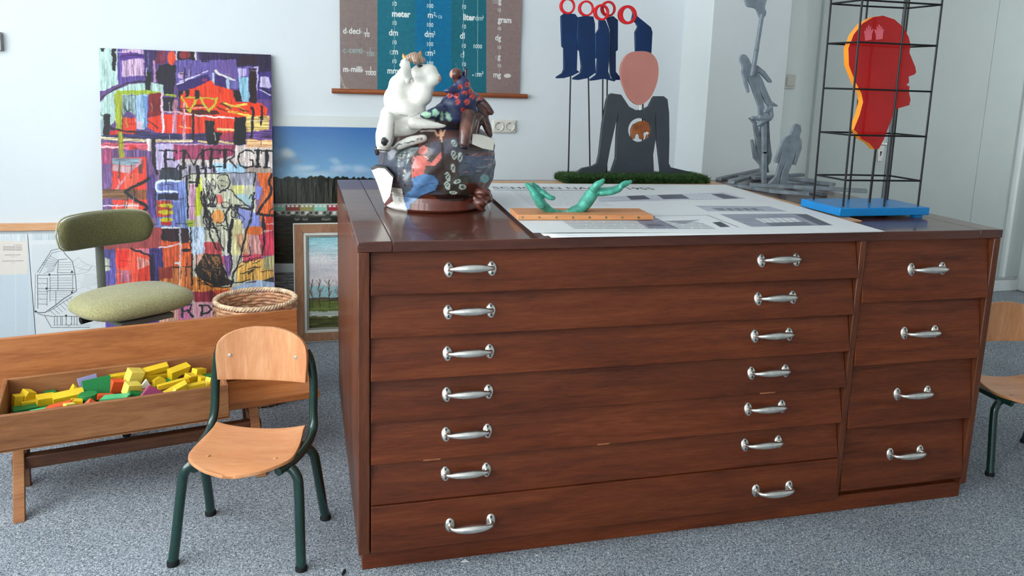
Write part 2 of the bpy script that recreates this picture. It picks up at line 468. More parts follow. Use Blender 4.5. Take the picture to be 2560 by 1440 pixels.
ang = math.atan2(-.2719, .9623)
cen = (np.array([-.483, .145])+np.array([-.145, .049])+np.array([-.411, .391])+np.array([-.073, .296]))/4
c1.location = (cen[0], cen[1], 0); c1.rotation_euler = (0, 0, ang)
c2 = copy_tree(c1)
tag(c2, 'beech child chair half hidden behind the right end of the plan chest', 'chair')
_a2 = math.radians(-8); _k2 = .95
c2.location = (2.176+_k2*(.172*math.cos(_a2)-.127*math.sin(_a2)), .116+_k2*(.172*math.sin(_a2)+.127*math.cos(_a2)), 0)
c2.rotation_euler = (0, 0, _a2); c2.scale = (_k2, _k2, _k2)
for c in (c1, c2): c['group'] = 'beech child chairs with green tube legs'

# ================================================================ toy bench
U = np.array([.977, .214, 0]); V = np.array([-.214, .977, 0])
bang = math.atan2(.214, .977)
def uv(u, v, z=0): return tuple(u*U+v*V+np.array([0, 0, z]))
bench = thing('toy_bench', 'low honey coloured wooden child bench with backboard carrying the block tray', 'bench', uv(0, 0), bang)
obj('seat_plank', B((-1.02, .775, .188), (.085, 1.0, .212)), MAT['benchwood'], bench, bevel=.003)
bm = B((-1.02, 0, 0), (.060, .02, .235))
bmesh.ops.transform(bm, matrix=Matrix.Translation((0, .985, .213)) @ Matrix.Rotation(math.radians(-5), 4, 'X'), verts=bm.verts)
obj('backboard', bm, MAT['benchwood'], bench, bevel=.003)
for u in (-.815, -.137):
    for v0, v1 in ((.652, .80), (.878, .95)):
        bm = bmesh.new()
        prism(bm, [(u-.016, v0-.014, 0), (u-.016, v0+.016, 0), (u-.016, v1+.020, .188), (u-.016, v1-.020, .188)], (.030, 0, 0))
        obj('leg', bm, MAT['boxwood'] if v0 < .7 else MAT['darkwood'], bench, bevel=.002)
    obj('cross_rail', B((u-.010, .785, .10), (u+.008, .915, .14)), MAT['benchwood'], bench, bevel=.002)
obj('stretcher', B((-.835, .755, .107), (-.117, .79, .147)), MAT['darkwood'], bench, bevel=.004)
tray = thing('block_tray', 'long open brown wooden tray of toy blocks set on the bench', 'tray', uv(-.545, .82, .2125), bang)
TL, TD, TH = .632, .325, .112
obj('tray_base', B((-TL/2, -TD/2, 0), (TL/2, TD/2, .008)), MAT['boxwood'], tray)
for nm, lo, hi in (('long_side', (-TL/2, -TD/2, 0), (TL/2, -TD/2+.014, TH)), ('long_side', (-TL/2, TD/2-.014, 0), (TL/2, TD/2, TH)),
                   ('end_side', (-TL/2, -TD/2+.014, .0), (-TL/2+.014, TD/2-.014, TH)), ('end_side', (TL/2-.014, -TD/2+.014, .0), (TL/2, TD/2-.014, TH))):
    obj(nm, B(lo, hi), MAT['boxwood'], tray, bevel=.003)

# ================================================================ printed and painted sheets
NR = np.random.default_rng(11)
def fuzz(h, w, sy, sx):
    """smooth random field in -1..1, with features sy x sx cells"""
    gh, gw = int(h/sy)+3, int(w/sx)+3
    g = NR.uniform(-1, 1, (gh, gw))
    yy = np.arange(h)/sy; xx = np.arange(w)/sx
    y0 = yy.astype(int); x0 = xx.astype(int); fy = (yy-y0)[:, None]; fx = (xx-x0)[None]
    fy = fy*fy*(3-2*fy); fx = fx*fx*(3-2*fx)
    a = g[y0][:, x0]; b = g[y0][:, x0+1]; c = g[y0+1][:, x0]; d = g[y0+1][:, x0+1]
    return (a*(1-fx)+b*fx)*(1-fy)+(c*(1-fx)+d*fx)*fy
class Sheet:
    """a flat sheet in the place: origin O, unit vectors A (along) and Bv (up or away), size la x lb in metres, painted cell by cell"""
    def __init__(s, O, A, Bv, la, lb, step, col=(230, 230, 230), jit=0.0):
        s.O = np.array(O, float); s.A = np.array(A, float); s.B = np.array(Bv, float); s.N = np.cross(s.A, s.B)
        s.la, s.lb, s.st = la, lb, step
        s.w = int(round(la/step))+1; s.h = int(round(lb/step))+1
        s.img = np.empty((s.h, s.w, 3)); s.img[:] = col
        s.Xg, s.Yg = np.meshgrid(np.arange(s.w), np.arange(s.h))
        s.Xj = s.Xg.astype(float); s.Yj = s.Yg.astype(float); s.jx = s.jy = 0
        if jit:
            c = jit/step
            s.Xj = s.Xg+c*(fuzz(s.h, s.w, 9, 9)+.6*fuzz(s.h, s.w, 3, 3)); s.Yj = s.Yg+c*(fuzz(s.h, s.w, 9, 9)+.6*fuzz(s.h, s.w, 3, 3))
        s.sv = fuzz(s.h, s.w, 30, 1.6)*.6+fuzz(s.h, s.w, 10, 1.2)*.4
        s.sh = fuzz(s.h, s.w, 1.6, 30)*.6+fuzz(s.h, s.w, 1.2, 10)*.4
        s.off = (0, 0, 1)
    def cell(s, q):
        """photo pixel (in the zoom frame s.off) to cell"""
        x = s.off[0]+q[0]/s.off[2]; y = s.off[1]+q[1]/s.off[2]
        P = ppl(x, y, s.O, s.N)-s.O
        return np.array([P@s.A/s.st, P@s.B/s.st])
    def cells(s, pts, m): return np.array([s.cell(q) if m else (q[0]/s.st, q[1]/s.st) for q in pts])
    def win(s, c, pad):
        x0, y0 = np.floor(c.min(0)-pad).astype(int); x1, y1 = np.ceil(c.max(0)+pad).astype(int)
        x0, y0 = max(x0, 0), max(y0, 0); x1, y1 = min(x1, s.w-1), min(y1, s.h-1)
        if x1 < x0 or y1 < y0: return None
        return slice(y0, y1+1), slice(x0, x1+1)
    def put(s, win, cov, col, streak, tex, alpha):
        if streak: 
            f = 1+tex*(s.sv if streak == 'v' else s.sh)[win]
            colr = np.clip(np.array(col, float)*f[..., None]+tex*40*((s.sv if streak == 'v' else s.sh)[win][..., None]), 0, 255)
        else: colr = np.array(col, float)
        k = (cov*alpha)[..., None]
        s.img[win] = s.img[win]*(1-k)+colr*k
    def poly(s, pts, col, m=True, streak='v', tex=.16, alpha=1.0, soft=0.0):
        c = s.cells(pts, m); win = s.win(c, 3+soft)
        if win is None: return
        X = s.Xj[win]; Y = s.Yj[win]; ins = np.zeros(X.shape, bool); dm = np.full(X.shape, 1e9)
        n = len(c)
        for i in range(n):
            (xa, ya), (xb, yb) = c[i], c[(i+1) % n]
            if ya != yb:
                cr = ((ya > Y) != (yb > Y)) & (X < (xb-xa)*(Y-ya)/(yb-ya)+xa)
                ins ^= cr
            L = (xb-xa)**2+(yb-ya)**2
            t = np.clip(((X-xa)*(xb-xa)+(Y-ya)*(yb-ya))/max(L, 1e-9), 0, 1)
            dm = np.minimum(dm, np.hypot(X-xa-t*(xb-xa), Y-ya-t*(yb-ya)))
        sd = np.where(ins, dm, -dm)
        s.put(win, np.clip(sd/(1+soft)+.5, 0, 1), col, streak, tex, alpha)
    def line(s, pts, wd, col, m=True, streak=None, tex=.15, alpha=1.0, smooth=False, taper=False):
        """wd: width in metres (or, with m, in zoom pixels of about that size)"""
        c = s.cells(pts, m)
        if smooth: c = np.array(spline(c, 5))
        if m:
            q = s.cell((pts[0][0]+s.off[2]*4, pts[0][1])); w = wd*np.hypot(*(q-s.cell(pts[0])))/(s.off[2]*4)
        else: w = wd/s.st
        win = s.win(c, w+2)
        if win is None: return
        X = s.Xj[win]; Y = s.Yj[win]; dm = np.full(X.shape, 1e9)
        for (xa, ya), (xb, yb) in zip(c, c[1:]):
            L = (xb-xa)**2+(yb-ya)**2
            t = np.clip(((X-xa)*(xb-xa)+(Y-ya)*(yb-ya))/max(L, 1e-9), 0, 1)
            dm = np.minimum(dm, np.hypot(X-xa-t*(xb-xa), Y-ya-t*(yb-ya)))
        s.put(win, np.clip(max(w, .0)/2-dm+.5, 0, 1)*min(1, w/.8), col, streak, tex, alpha)
    def oval(s, c, rx, ry, col, **k):
        s.poly([(c[0]+rx*math.cos(t), c[1]+ry*math.sin(t)) for t in np.linspace(0, 2*math.pi, 20, endpoint=False)], col, **k)
    def text(s, body, x, y, size, col, bold=0.0, m=False, sx=1.0, align='LEFT'):
        """lettering with its baseline start at (x, y) metres on the sheet (or a photo pixel)"""
        if m: c0 = s.cell((x, y))*s.st; x, y = c0
        tris = glyphs(body, bold, align)
        if not len(tris): return
        tr = tris*np.array([size*sx, size])+np.array([x, y])
        tr = tr/s.st
        lo = tr.reshape(-1, 2).min(0); hi = tr.reshape(-1, 2).max(0)
        win = s.win(np.array([lo, hi]), 2)
        if win is None: return
        X = s.Xg[win].astype(float); Y = s.Yg[win].astype(float); cov = np.zeros(X.shape)
        for ox in (-.33, 0, .33):
            for oy in (-.33, 0, .33):
                hit = np.zeros(X.shape, bool)
                for (a, b, c) in tr:
                    x0 = int(max(min(a[0], b[0], c[0])-1-win[1].start, 0)); x1 = int(max(a[0], b[0], c[0])+2-win[1].start)
                    y0 = int(max(min(a[1], b[1], c[1])-1-win[0].start, 0)); y1 = int(max(a[1], b[1], c[1])+2-win[0].start)
                    xs = X[y0:y1, x0:x1]+ox; ys = Y[y0:y1, x0:x1]+oy
                    d1 = (b[0]-a[0])*(ys-a[1])-(b[1]-a[1])*(xs-a[0]); d2 = (c[0]-b[0])*(ys-b[1])-(c[1]-b[1])*(xs-b[0]); d3 = (a[0]-c[0])*(ys-c[1])-(a[1]-c[1])*(xs-c[0])
                    hit[y0:y1, x0:x1] |= ((d1 >= 0) & (d2 >= 0) & (d3 >= 0)) | ((d1 <= 0) & (d2 <= 0) & (d3 <= 0))
                cov += hit/9.0
        s.put(win, cov, col, None, 0, 1)
    def mesh(s, name, mat, parent, thick=0.0, lift=None, world=True):
        """grid mesh carrying the paint; lift(x, y) in metres bends it along its normal; thick adds a back"""
        P = s.O+s.A*(s.Xg[..., None]*s.st)+s.B*(s.Yg[..., None]*s.st)
        if lift is not None: P = P+s.N*lift(s.Xg*s.st, s.Yg*s.st)[..., None]
        n = s.w*s.h; idx = np.arange(n).reshape(s.h, s.w)
        V_ = P.reshape(-1, 3); q = np.stack([idx[:-1, :-1], idx[:-1, 1:], idx[1:, 1:], idx[1:, :-1]], -1).reshape(-1, 4)
        colr = s.img.reshape(-1, 3)
        if thick:
            rim = np.concatenate([idx[0, :], idx[1:, -1], idx[-1, -2::-1], idx[-2:0:-1, 0]])
            Vb = V_[rim]-s.N*thick; k = len(rim); nb = np.arange(k)
            V_ = np.vstack([V_, Vb]); colr = np.vstack([colr, colr[rim]])
            q = np.vstack([q, np.stack([rim, n+nb, n+(nb+1) % k, rim[(nb+1) % k]], -1)])
        c = np.clip(colr, 0, 255)/255
        c = np.where(c <= .04045, c/12.92, ((c+.055)/1.055)**2.4)
        me = bpy.data.meshes.new(name)
        nv, nq = len(V_), len(q)
        me.vertices.add(nv); me.vertices.foreach_set('co', V_.astype(np.float32).ravel())
        me.loops.add(nq*4); me.loops.foreach_set('vertex_index', q.astype(np.int32).ravel())
        me.polygons.add(nq); me.polygons.foreach_set('loop_start', (np.arange(nq)*4).astype(np.int32))
        try: me.polygons.foreach_set('loop_total', np.full(nq, 4, np.int32))
        except Exception: pass
        me.update(calc_edges=True)
        at = me.color_attributes.new('paint', 'FLOAT_COLOR', 'POINT')
        at.data.foreach_set('color', np.hstack([c, np.ones((nv, 1))]).astype(np.float32).ravel())
        return link(name, me, mat, parent, world, smooth=True, auto=30)
_GL = {}
def glyphs(body, bold, align):
    key = (body, bold, align)
    if key in _GL: return _GL[key]
    cu = bpy.data.curves.new('glyphs', 'FONT'); cu.body = body; cu.size = 1; cu.offset = bold; cu.resolution_u = 3; cu.align_x = align; cu.fill_mode = 'FRONT'
    o = bpy.data.objects.new('glyphs', cu); COL.objects.link(o)
    dg = bpy.context.evaluated_depsgraph_get()
    me = bpy.data.meshes.new_from_object(o.evaluated_get(dg))
    me.calc_loop_triangles()
    co = np.array([v.co[:2] for v in me.vertices]).reshape(-1, 2)
    tr = np.array([co[list(t.vertices)] for t in me.loop_triangles]) if len(me.loop_triangles) else np.zeros((0, 3, 2))
    bpy.data.objects.remove(o); bpy.data.curves.remove(cu); bpy.data.meshes.remove(me)
    _GL[key] = tr
    return tr
MAT['paint'] = vcol('oil_paint', .45, .4, var=.14, scale=220, stretch=(1, 1, .35), bmp=.15)
MAT['print'] = vcol('paper_print', .55, .3, var=.02)
MAT['gloss'] = vcol('gloss_photo_print', .18, .5, var=.03)
MAT['oldprint'] = vcol('worn_wall_chart_print', .6, .3, var=.07, scale=60)

# ---------------------------------------------------------------- the big painting leaning on the wall
pn_t = np.array([0, .215, 1.385]); PL = np.linalg.norm(pn_t); pn_t /= PL
P0 = np.array([0, 1.822, 0.0]); pnN = np.cross((1, 0, 0), pn_t)
xl = ppl(247, 119, P0, pnN)[0]; tl = ppl(247, 119, P0, pnN); tr_ = ppl(677, 138, P0, pnN); xr = tr_[0]
ph = float(((tl-P0)@pn_t+(tr_-P0)@pn_t)/2)
S = Sheet((xl, P0[1], 0.0), (1, 0, 0), pn_t, xr-xl, ph, .0024, (150, 120, 150), jit=.0032)
K = (34, 31, 36)
def oc(*o): S.off = o
p_, l_, o_ = S.poly, S.line, S.oval
oc(240, 110, 6)                                    # upper left
p_([(0, 0), (2700, 0), (2700, 1500), (0, 1500)], (112, 82, 140))
p_([(0, 30), (330, 50), (330, 600), (0, 740)], (190, 214, 208), tex=.2)
p_([(75, 50), (135, 50), (120, 115), (85, 115)], K); p_([(240, 50), (300, 50), (308, 210), (285, 410), (245, 390), (238, 150)], K)
p_([(318, 50), (860, 70), (850, 560), (330, 590)], (108, 84, 156), tex=.25)
p_([(390, 80), (720, 80), (720, 480), (390, 490)], (206, 178, 206), tex=.25); l_([(400, 205), (560, 180), (740, 190)], 90, (92, 56, 140), streak='h', tex=.4); l_([(400, 150), (520, 140)], 40, (120, 70, 150))
p_([(720, 70), (910, 80), (900, 560), (740, 560)], (72, 56, 108), tex=.3); p_([(895, 110), (1045, 110), (1040, 290), (900, 300)], (138, 62, 92), tex=.3)
l_([(875, 260), (880, 560)], 36, (190, 150, 180)); p_([(1200, 80), (1460, 80), (1460, 250), (1210, 250)], (42, 34, 52))
o_((1335, 165), 82, 58, (150, 56, 70)); p_([(1215, 240), (2900, 200), (2900, 640), (1240, 690), (1190, 430)], (118, 102, 166), tex=.22)
l_([(1215, 600), (1330, 560), (1450, 500)], 20, (220, 214, 230)); p_([(1210, 615), (1460, 530), (1460, 670), (1240, 690)], (60, 42, 108)); p_([(1240, 430), (1330, 420), (1310, 520), (1230, 520)], (192, 168, 205))
p_([(230, 720), (500, 600), (740, 580), (1015, 590), (1000, 735), (380, 775), (385, 1090), (220, 1215), (60, 1140), (50, 900), (180, 740)], (182, 206, 200), tex=.24)
p_([(390, 780), (590, 770), (590, 1060), (480, 1010), (400, 1080)], (150, 172, 172), tex=.4)
l_([(45, 900), (90, 800), (180, 740), (420, 600), (600, 566), (840, 560)], 17, K, smooth=True); l_([(430, 930), (470, 1020), (520, 980)], 14, K); l_([(50, 1030), (120, 1090)], 12, K)
p_([(740, 420), (832, 420), (812, 700), (738, 700)], K); l_([(770, 360), (760, 480)], 12, (210, 215, 225))
p_([(290, 700), (760, 690), (1200, 770), (1200, 800), (1000, 760), (290, 760)], (164, 182, 62)); p_([(278, 740), (386, 740), (402, 1460), (318, 1460), (292, 1000)], (166, 174, 52), tex=.22)
p_([(395, 1105), (610, 1105), (605, 1350), (395, 1340)], (224, 72, 40)); l_([(460, 1100), (460, 1250)], 24, (190, 150, 80))
p_([(590, 760), (772, 760), (762, 1240), (700, 1295), (610, 1275)], (168, 196, 222), tex=.2); p_([(700, 780), (772, 780), (762, 1240), (715, 1260)], (122, 158, 196)); p_([(615, 1160), (700, 1160), (700, 1290), (620, 1270)], (214, 190, 202))
p_([(800, 740), (975, 735), (975, 1090), (785, 1090)], (142, 34, 38), tex=.2)
p_([(780, 1110), (1000, 1060), (1460, 1040), (1460, 1345), (900, 1330), (770, 1250)], (230, 72, 36), tex=.2); l_([(780, 1160), (860, 1210), (920, 1270)], 16, K, smooth=True)
p_([(1000, 800), (1170, 800), (1165, 1005), (1010, 1005)], (42, 36, 50)); p_([(955, 315), (1070, 300), (1205, 320), (1200, 560), (1160, 755), (1010, 750), (1005, 610), (915, 580), (905, 430)], (40, 33, 56), tex=.25)
o_((1132, 208), 66, 104, (232, 98, 62)); l_([(1205, 110), (1210, 240)], 20, (210, 205, 215)); p_([(1240, 690), (1300, 690), (1300, 1020), (1250, 1020)], K)
l_([(985, 740), (990, 1000), (1020, 1440)], 38, (226, 202, 216), streak='v', tex=.3); l_([(1185, 860), (1170, 1440)], 66, (206, 152, 168), streak='v', tex=.4); l_([(1330, 720), (1335, 900), (1320, 1440)], 40, (222, 160, 170), streak='v', tex=.4)
l_([(1010, 1020), (1200, 1022), (1450, 1045)], 18, (218, 190, 196))
p_([(112, 1058), (215, 1058), (205, 1385), (95, 1385)], K); p_([(55, 1140), (115, 1150), (105, 1390), (55, 1390)], (160, 178, 185)); p_([(205, 1300), (420, 1280), (420, 1365), (195, 1375)], (214, 52, 46))
l_([(215, 1255), (420, 1310), (800, 1330)], 30, (60, 34, 40)); p_([(60, 1375), (700, 1335), (1460, 1340), (1460, 1470), (60, 1470)], (66, 60, 110), tex=.4, streak='h')
oc(450, 110, 6)                                    # upper right
p_([(270, 105), (1375, 150), (1375, 470), (1180, 470), (1180, 335), (850, 335), (840, 235), (300, 245)], (60, 42, 84), tex=.3)
p_([(865, 170), (1170, 170), (1170, 320), (865, 310)], (58, 36, 58)); o_((80, 165), 84, 62, (150, 58, 70)); p_([(160, 105), (218, 105), (232, 240), (165, 240)], K); l_([(228, 110), (242, 240)], 26, (214, 208, 214))
l_([(330, 250), (430, 262)], 14, K); l_([(0, 560), (180, 500), (420, 410)], 16, (222, 216, 232)); p_([(0, 590), (420, 450), (470, 560), (100, 690), (0, 700)], (66, 48, 116)); l_([(340, 540), (390, 530)], 40, (150, 60, 120))
p_([(560, 230), (830, 235), (820, 530), (700, 500), (545, 420)], (126, 104, 166)); p_([(530, 440), (705, 515), (695, 690), (515, 595)], (74, 52, 120)); l_([(530, 390), (560, 440), (820, 545)], 34, (226, 218, 214)); l_([(492, 440), (500, 585)], 34, (198, 205, 220))
l_([(722, 520), (722, 685)], 46, (178, 200, 214)); p_([(765, 540), (885, 560), (860, 680), (780, 670)], (128, 122, 180)); p_([(800, 690), (905, 700), (925, 860), (820, 870)], (48, 28, 34))
p_([(865, 358), (998, 358), (990, 490), (880, 500)], (200, 186, 226)); p_([(880, 500), (1030, 510), (1042, 880), (930, 855), (890, 690)], (154, 194, 212), tex=.2)
p_([(1042, 368), (1145, 368), (1145, 890), (1045, 880)], (58, 26, 34)); l_([(1120, 352), (1170, 348), (1160, 690)], 22, (206, 194, 222)); p_([(1185, 420), (1380, 420), (1380, 840), (1150, 825)], (82, 62, 136)); p_([(1200, 500), (1330, 480), (1370, 660), (1200, 650)], (198, 188, 220)); l_([(1240, 670), (1380, 740)], 26, K); l_([(1200, 690), (1375, 775)], 14, (215, 210, 225))
p_([(100, 700), (330, 600), (455, 540), (510, 600), (790, 700), (830, 870), (1000, 875), (1230, 890), (1315, 980), (1290, 1110), (1000, 1100), (780, 1110), (0, 1060), (0, 760)], (232, 78, 34), tex=.18)
for a in ([(640, 880), (820, 940)], [(700, 960), (1000, 905)], [(850, 930), (990, 1010)], [(700, 1010), (860, 1030)], [(880, 1040), (1060, 1090)]): l_(a, 34, (238, 186, 84), streak='h', tex=.5)
for a in ([(620, 900), (760, 960)], [(900, 980), (1020, 1010)], [(560, 940), (700, 1010)]): l_(a, 22, (96, 34, 26))
p_([(0, 980), (560, 1000), (600, 1060), (300, 1060), (0, 1010)], (66, 28, 28), alpha=.85); l_([(220, 918), (390, 925)], 34, (92, 30, 26))
l_([(20, 800), (80, 900), (150, 1015), (250, 810)], 38, (198, 184, 52), streak='v'); l_([(300, 805), (360, 900), (430, 1000), (500, 930), (560, 815)], 36, (204, 186, 58)); l_([(85, 800), (560, 822)], 26, (190, 186, 66))
p_([(75, 690), (135, 690), (130, 790), (80, 800)], K); p_([(222, 690), (286, 690), (284, 820), (232, 830)], K)
p_([(0, 1075), (1000, 1115), (1000, 1330), (0, 1340)], (222, 76, 44), tex=.25); l_([(0, 1040), (400, 1085), (820, 1118)], 28, (202, 194, 198), streak='h', tex=.3)
p_([(985, 1095), (1340, 1070), (1330, 1310), (985, 1320)], (226, 196, 130), tex=.3, streak='h'); l_([(570, 1275), (800, 1290)], 40, (236, 206, 150), streak='h'); l_([(0, 1230), (180, 1275)], 22, (240, 170, 110))
p_([(980, 1325), (1380, 1275), (1380, 1460), (980, 1460)], (112, 82, 142), tex=.4, streak='h'); p_([(600, 1340), (810, 1335), (810, 1450), (600, 1450)], (172, 72, 102)); p_([(0, 1345), (380, 1345), (380, 1460), (0, 1460)], (72, 66, 112))
p_([(380, 1150), (512, 1150), (512, 1470), (390, 1470)], (42, 38, 42)); p_([(815, 1098), (990, 1098), (985, 1480), (808, 1480)], (26, 26, 31))
l_([(1070, 950), (1095, 990), (1075, 1440)], 38, K); l_([(1235, 940), (1215, 1210)], 30, K); l_([(195, 1060), (198, 1440)], 36, (52, 36, 46)); l_([(60, 900), (60, 1440)], 36, (222, 160, 172), streak='v', tex=.4)
oc(240, 330, 6)                                    # middle left
p_([(50, 120), (930, 120), (930, 1300), (60, 1300)], (124, 94, 140), tex=.3); l_([(60, 85), (400, 110), (860, 135), (1440, 135)], 46, (222, 206, 172), streak='h', tex=.35)
p_([(80, 160), (780, 165), (780, 275), (80, 245)], (216, 108, 126), tex=.4, streak='h'); l_([(80, 220), (330, 235)], 22, (240, 220, 225)); p_([(325, 0), (395, 0), (425, 385), (348, 385)], (168, 166, 50), tex=.2)
p_([(90, 260), (250, 260), (240, 480), (90, 480)], (168, 82, 122), tex=.35); p_([(490, 190), (600, 190), (590, 260), (490, 260)], (222, 74, 72)); l_([(800, 130), (800, 260)], 60, (220, 205, 205), streak='v', tex=.3)
p_([(240, 388), (752, 380), (765, 870), (235, 855)], (228, 80, 62), tex=.22); p_([(230, 390), (682, 402), (640, 515), (250, 492)], (152, 170, 182), tex=.25, streak='h'); p_([(250, 500), (600, 522), (480, 612), (250, 582)], (204, 172, 176)); p_([(620, 520), (700, 430), (700, 620), (640, 630)], (96, 84, 88), alpha=.8)
l_([(660, 465), (480, 620), (300, 862)], 34, (206, 154, 166), streak='v'); p_([(430, 620), (640, 620), (620, 830), (430, 840)], (232, 118, 92), alpha=.7); l_([(340, 640), (355, 760)], 14, (235, 190, 190))
p_([(85, 855), (570, 862), (520, 1012), (85, 1000)], (138, 102, 70), tex=.3, streak='h'); p_([(560, 862), (775, 875), (775, 1015), (560, 1005)], (150, 98, 62), tex=.3)
p_([(245, 1020), (770, 1010), (775, 1290), (245, 1290)], (230, 84, 62), tex=.25); p_([(420, 1030), (640, 1085), (640, 1200), (430, 1200)], (238, 164, 142)); l_([(100, 1108), (400, 1100), (640, 1106)], 24, (232, 220, 238)); l_([(100, 1180), (350, 1188), (600, 1186)], 15, (228, 214, 236))
p_([(760, 640), (895, 640), (895, 1290), (775, 1290)], (102, 78, 142), tex=.35)
l_([(790, 690), (660, 780), (480, 862), (450, 915), (560, 1000), (680, 1070), (770, 1130), (720, 1185), (600, 1252)], 50, (36, 33, 36), smooth=True); l_([(572, 850), (574, 985)], 13, K)
l_([(868, 120), (866, 440), (885, 520), (910, 620)], 50, K); l_([(898, 780), (900, 1250)], 22, K)
p_([(905, 175), (2800, 195), (2800, 560), (905, 560)], (196, 184, 214), tex=.2); p_([(1160, 190), (1460, 195), (1460, 440), (1170, 420)], (184, 84, 124), tex=.3)
p_([(955, 560), (1220, 540), (1285, 735), (955, 735)], (66, 70, 84), tex=.3); p_([(900, 740), (1400, 740), (1400, 1460), (900, 1460)], (124, 134, 188), tex=.3)
l_([(1340, 742), (1100, 735), (960, 742), (898, 800), (930, 882), (1100, 890), (1210, 905)], 32, (222, 232, 246), smooth=True); p_([(930, 920), (1240, 925), (1240, 1010), (930, 1015)], (52, 52, 78), tex=.3)
p_([(908, 1025), (1120, 1030), (1120, 1270), (915, 1280)], (190, 82, 62), tex=.35)
for y in (1105, 1205, 1322): o_((1050, y), 108, 34, (204, 192, 52))
l_([(990, 1370), (1110, 1375)], 50, (190, 60, 44)); l_([(1330, 745), (1340, 1440)], 60, (152, 178, 222), streak='v', tex=.5)
oc(450, 330, 6)                                    # middle right
p_([(0, 195), (1390, 200), (1390, 540), (0, 540)], (208, 196, 192), tex=.3); p_([(0, 200), (830, 190), (800, 350), (500, 420), (0, 410)], (170, 78, 112), tex=.3)
l_([(280, 140), (420, 160)], 30, (226, 200, 150)); l_([(560, 150), (810, 165)], 34, (226, 200, 150)); p_([(380, 0), (645, 0), (560, 195), (420, 185)], (36, 33, 38)); p_([(805, 0), (985, 0), (985, 185), (810, 195)], (26, 26, 31)); p_([(985, 110), (1390, 120), (1390, 235), (985, 235)], (226, 182, 140), tex=.35, streak='h')
p_([(0, 500), (525, 490), (525, 740), (0, 740)], (172, 166, 180), tex=.35)
p_([(510, 465), (975, 490), (985, 605), (560, 615)], (172, 202, 222), tex=.2); p_([(970, 520), (1390, 540), (1390, 630), (1130, 630), (985, 600)], (176, 162, 152))
p_([(100, 625), (1140, 615), (1130, 2900), (100, 2900)], (202, 200, 182), tex=.25); p_([(740, 625), (1120, 622), (1110, 800), (780, 810)], (166, 166, 180), tex=.3); p_([(760, 800), (965, 800), (950, 930), (800, 930)], (222, 222, 152)); p_([(830, 1090), (1090, 1100), (1080, 1440), (880, 1320)], (150, 156, 206)); p_([(860, 930), (1080, 950), (1060, 1090), (850, 1080)], (185, 210, 212))
p_([(1140, 615), (1395, 615), (1395, 1460), (1280, 1460), (1150, 1210), (1240, 900)], (216, 116, 58), tex=.3); p_([(1280, 1235), (1395, 1235), (1395, 1460), (1280, 1460)], (206, 70, 56)); p_([(1140, 800), (1232, 830), (1170, 1010), (1120, 1010)], (152, 158, 222)); p_([(1060, 1200), (1180, 1220), (1200, 1440), (1040, 1440)], (150, 158, 216))
p_([(0, 740), (112, 740), (122, 1460), (0, 1460)], (132, 150, 200), tex=.4); p_([(140, 785), (238, 785), (232, 1440), (140, 1440)], (198, 152, 178), tex=.35); p_([(250, 700), (320, 690), (332, 1100), (312, 1240), (220, 1275)], (190, 196, 46), tex=.25)
for a, w in (([(150, 530), (140, 700)], 30), ([(265, 520), (275, 640), (250, 800)], 54), ([(400, 530), (390, 680)], 26), ([(510, 510), (516, 600)], 28), ([(0, 520), (0, 700)], 40), ([(100, 660), (120, 1280)], 26), ([(140, 750), (290, 760)], 30)): l_(a, w, K)
l_([(20, 680), (160, 635), (620, 622), (1125, 612)], 14, K); l_([(1125, 612), (1112, 800)], 24, K)
l_([(1375, 640), (1345, 740), (1360, 920), (1250, 1080), (1190, 1190), (1180, 1235), (1395, 1258)], 40, K, smooth=True); l_([(1345, 1240), (1360, 1160), (1395, 1150)], 16, K); l_([(1230, 1230), (1270, 1440)], 36, K)
# the standing figure, drawn loosely
p_([(560, 920), (700, 905), (860, 1000), (1050, 1160), (1030, 1180), (850, 1080), (760, 1180), (740, 1440), (480, 1440), (490, 1220), (540, 1100)], (206, 206, 184), tex=.2); o_((570, 1270), 92, 112, (226, 164, 96)); o_((592, 1010), 54, 76, (222, 128, 116)); o_((640, 750), 84, 108, (186, 186, 164))
def scrib(n, x0, x1, y0, y1, dx, dy, w, col):
    for k in range(n):
        x = NR.uniform(x0, x1); y = NR.uniform(y0, y1); a = NR.uniform(-.5, .5); b = NR.uniform(-.5, .5)
        l_([(x, y), (x+dx*.5+a*60, y+dy*.5+b*40), (x+dx+b*60, y+dy+a*40)], w, col, smooth=True)
scrib(26, 340, 540, 690, 1000, 20, 140, 13, K); scrib(16, 330, 430, 960, 1280, 40, 150, 16, K); scrib(14, 760, 880, 1080, 1260, 30, 100, 12, K); scrib(8, 360, 520, 700, 900, 30, 100, 10, (170, 168, 160))
for a, w in (([(560, 700), (600, 650), (700, 650), (745, 720), (735, 800), (690, 870), (620, 880), (560, 800)], 16), ([(600, 735), (650, 735)], 10), ([(680, 750), (710, 765)], 10), ([(620, 805), (670, 815)], 12), ([(590, 900), (650, 870), (690, 880)], 26), ([(720, 850), (800, 900), (850, 980), (1060, 1150)], 17), ([(860, 1110), (960, 1140), (1060, 1165)], 22), ([(540, 930), (500, 1040), (420, 1100), (540, 1110)], 20),
             ([(320, 900), (330, 1080), (380, 1160), (350, 1300)], 22), ([(620, 1060), (650, 1120), (730, 1120), (745, 1010)], 13), ([(500, 1180), (455, 1300), (480, 1440)], 16), ([(660, 1180), (680, 1300), (650, 1350), (540, 1360)], 13), ([(780, 1080), (690, 1240), (720, 1440)], 24), ([(880, 1100), (870, 1200), (960, 1290), (930, 1370), (870, 1350)], 13), ([(1040, 1000), (1080, 940), (1100, 1140)], 13), ([(1130, 1000), (1080, 1050), (1070, 1160)], 15), ([(1110, 900), (1085, 1180), (1020, 1440)], 22)): l_(a, w, K, smooth=True)
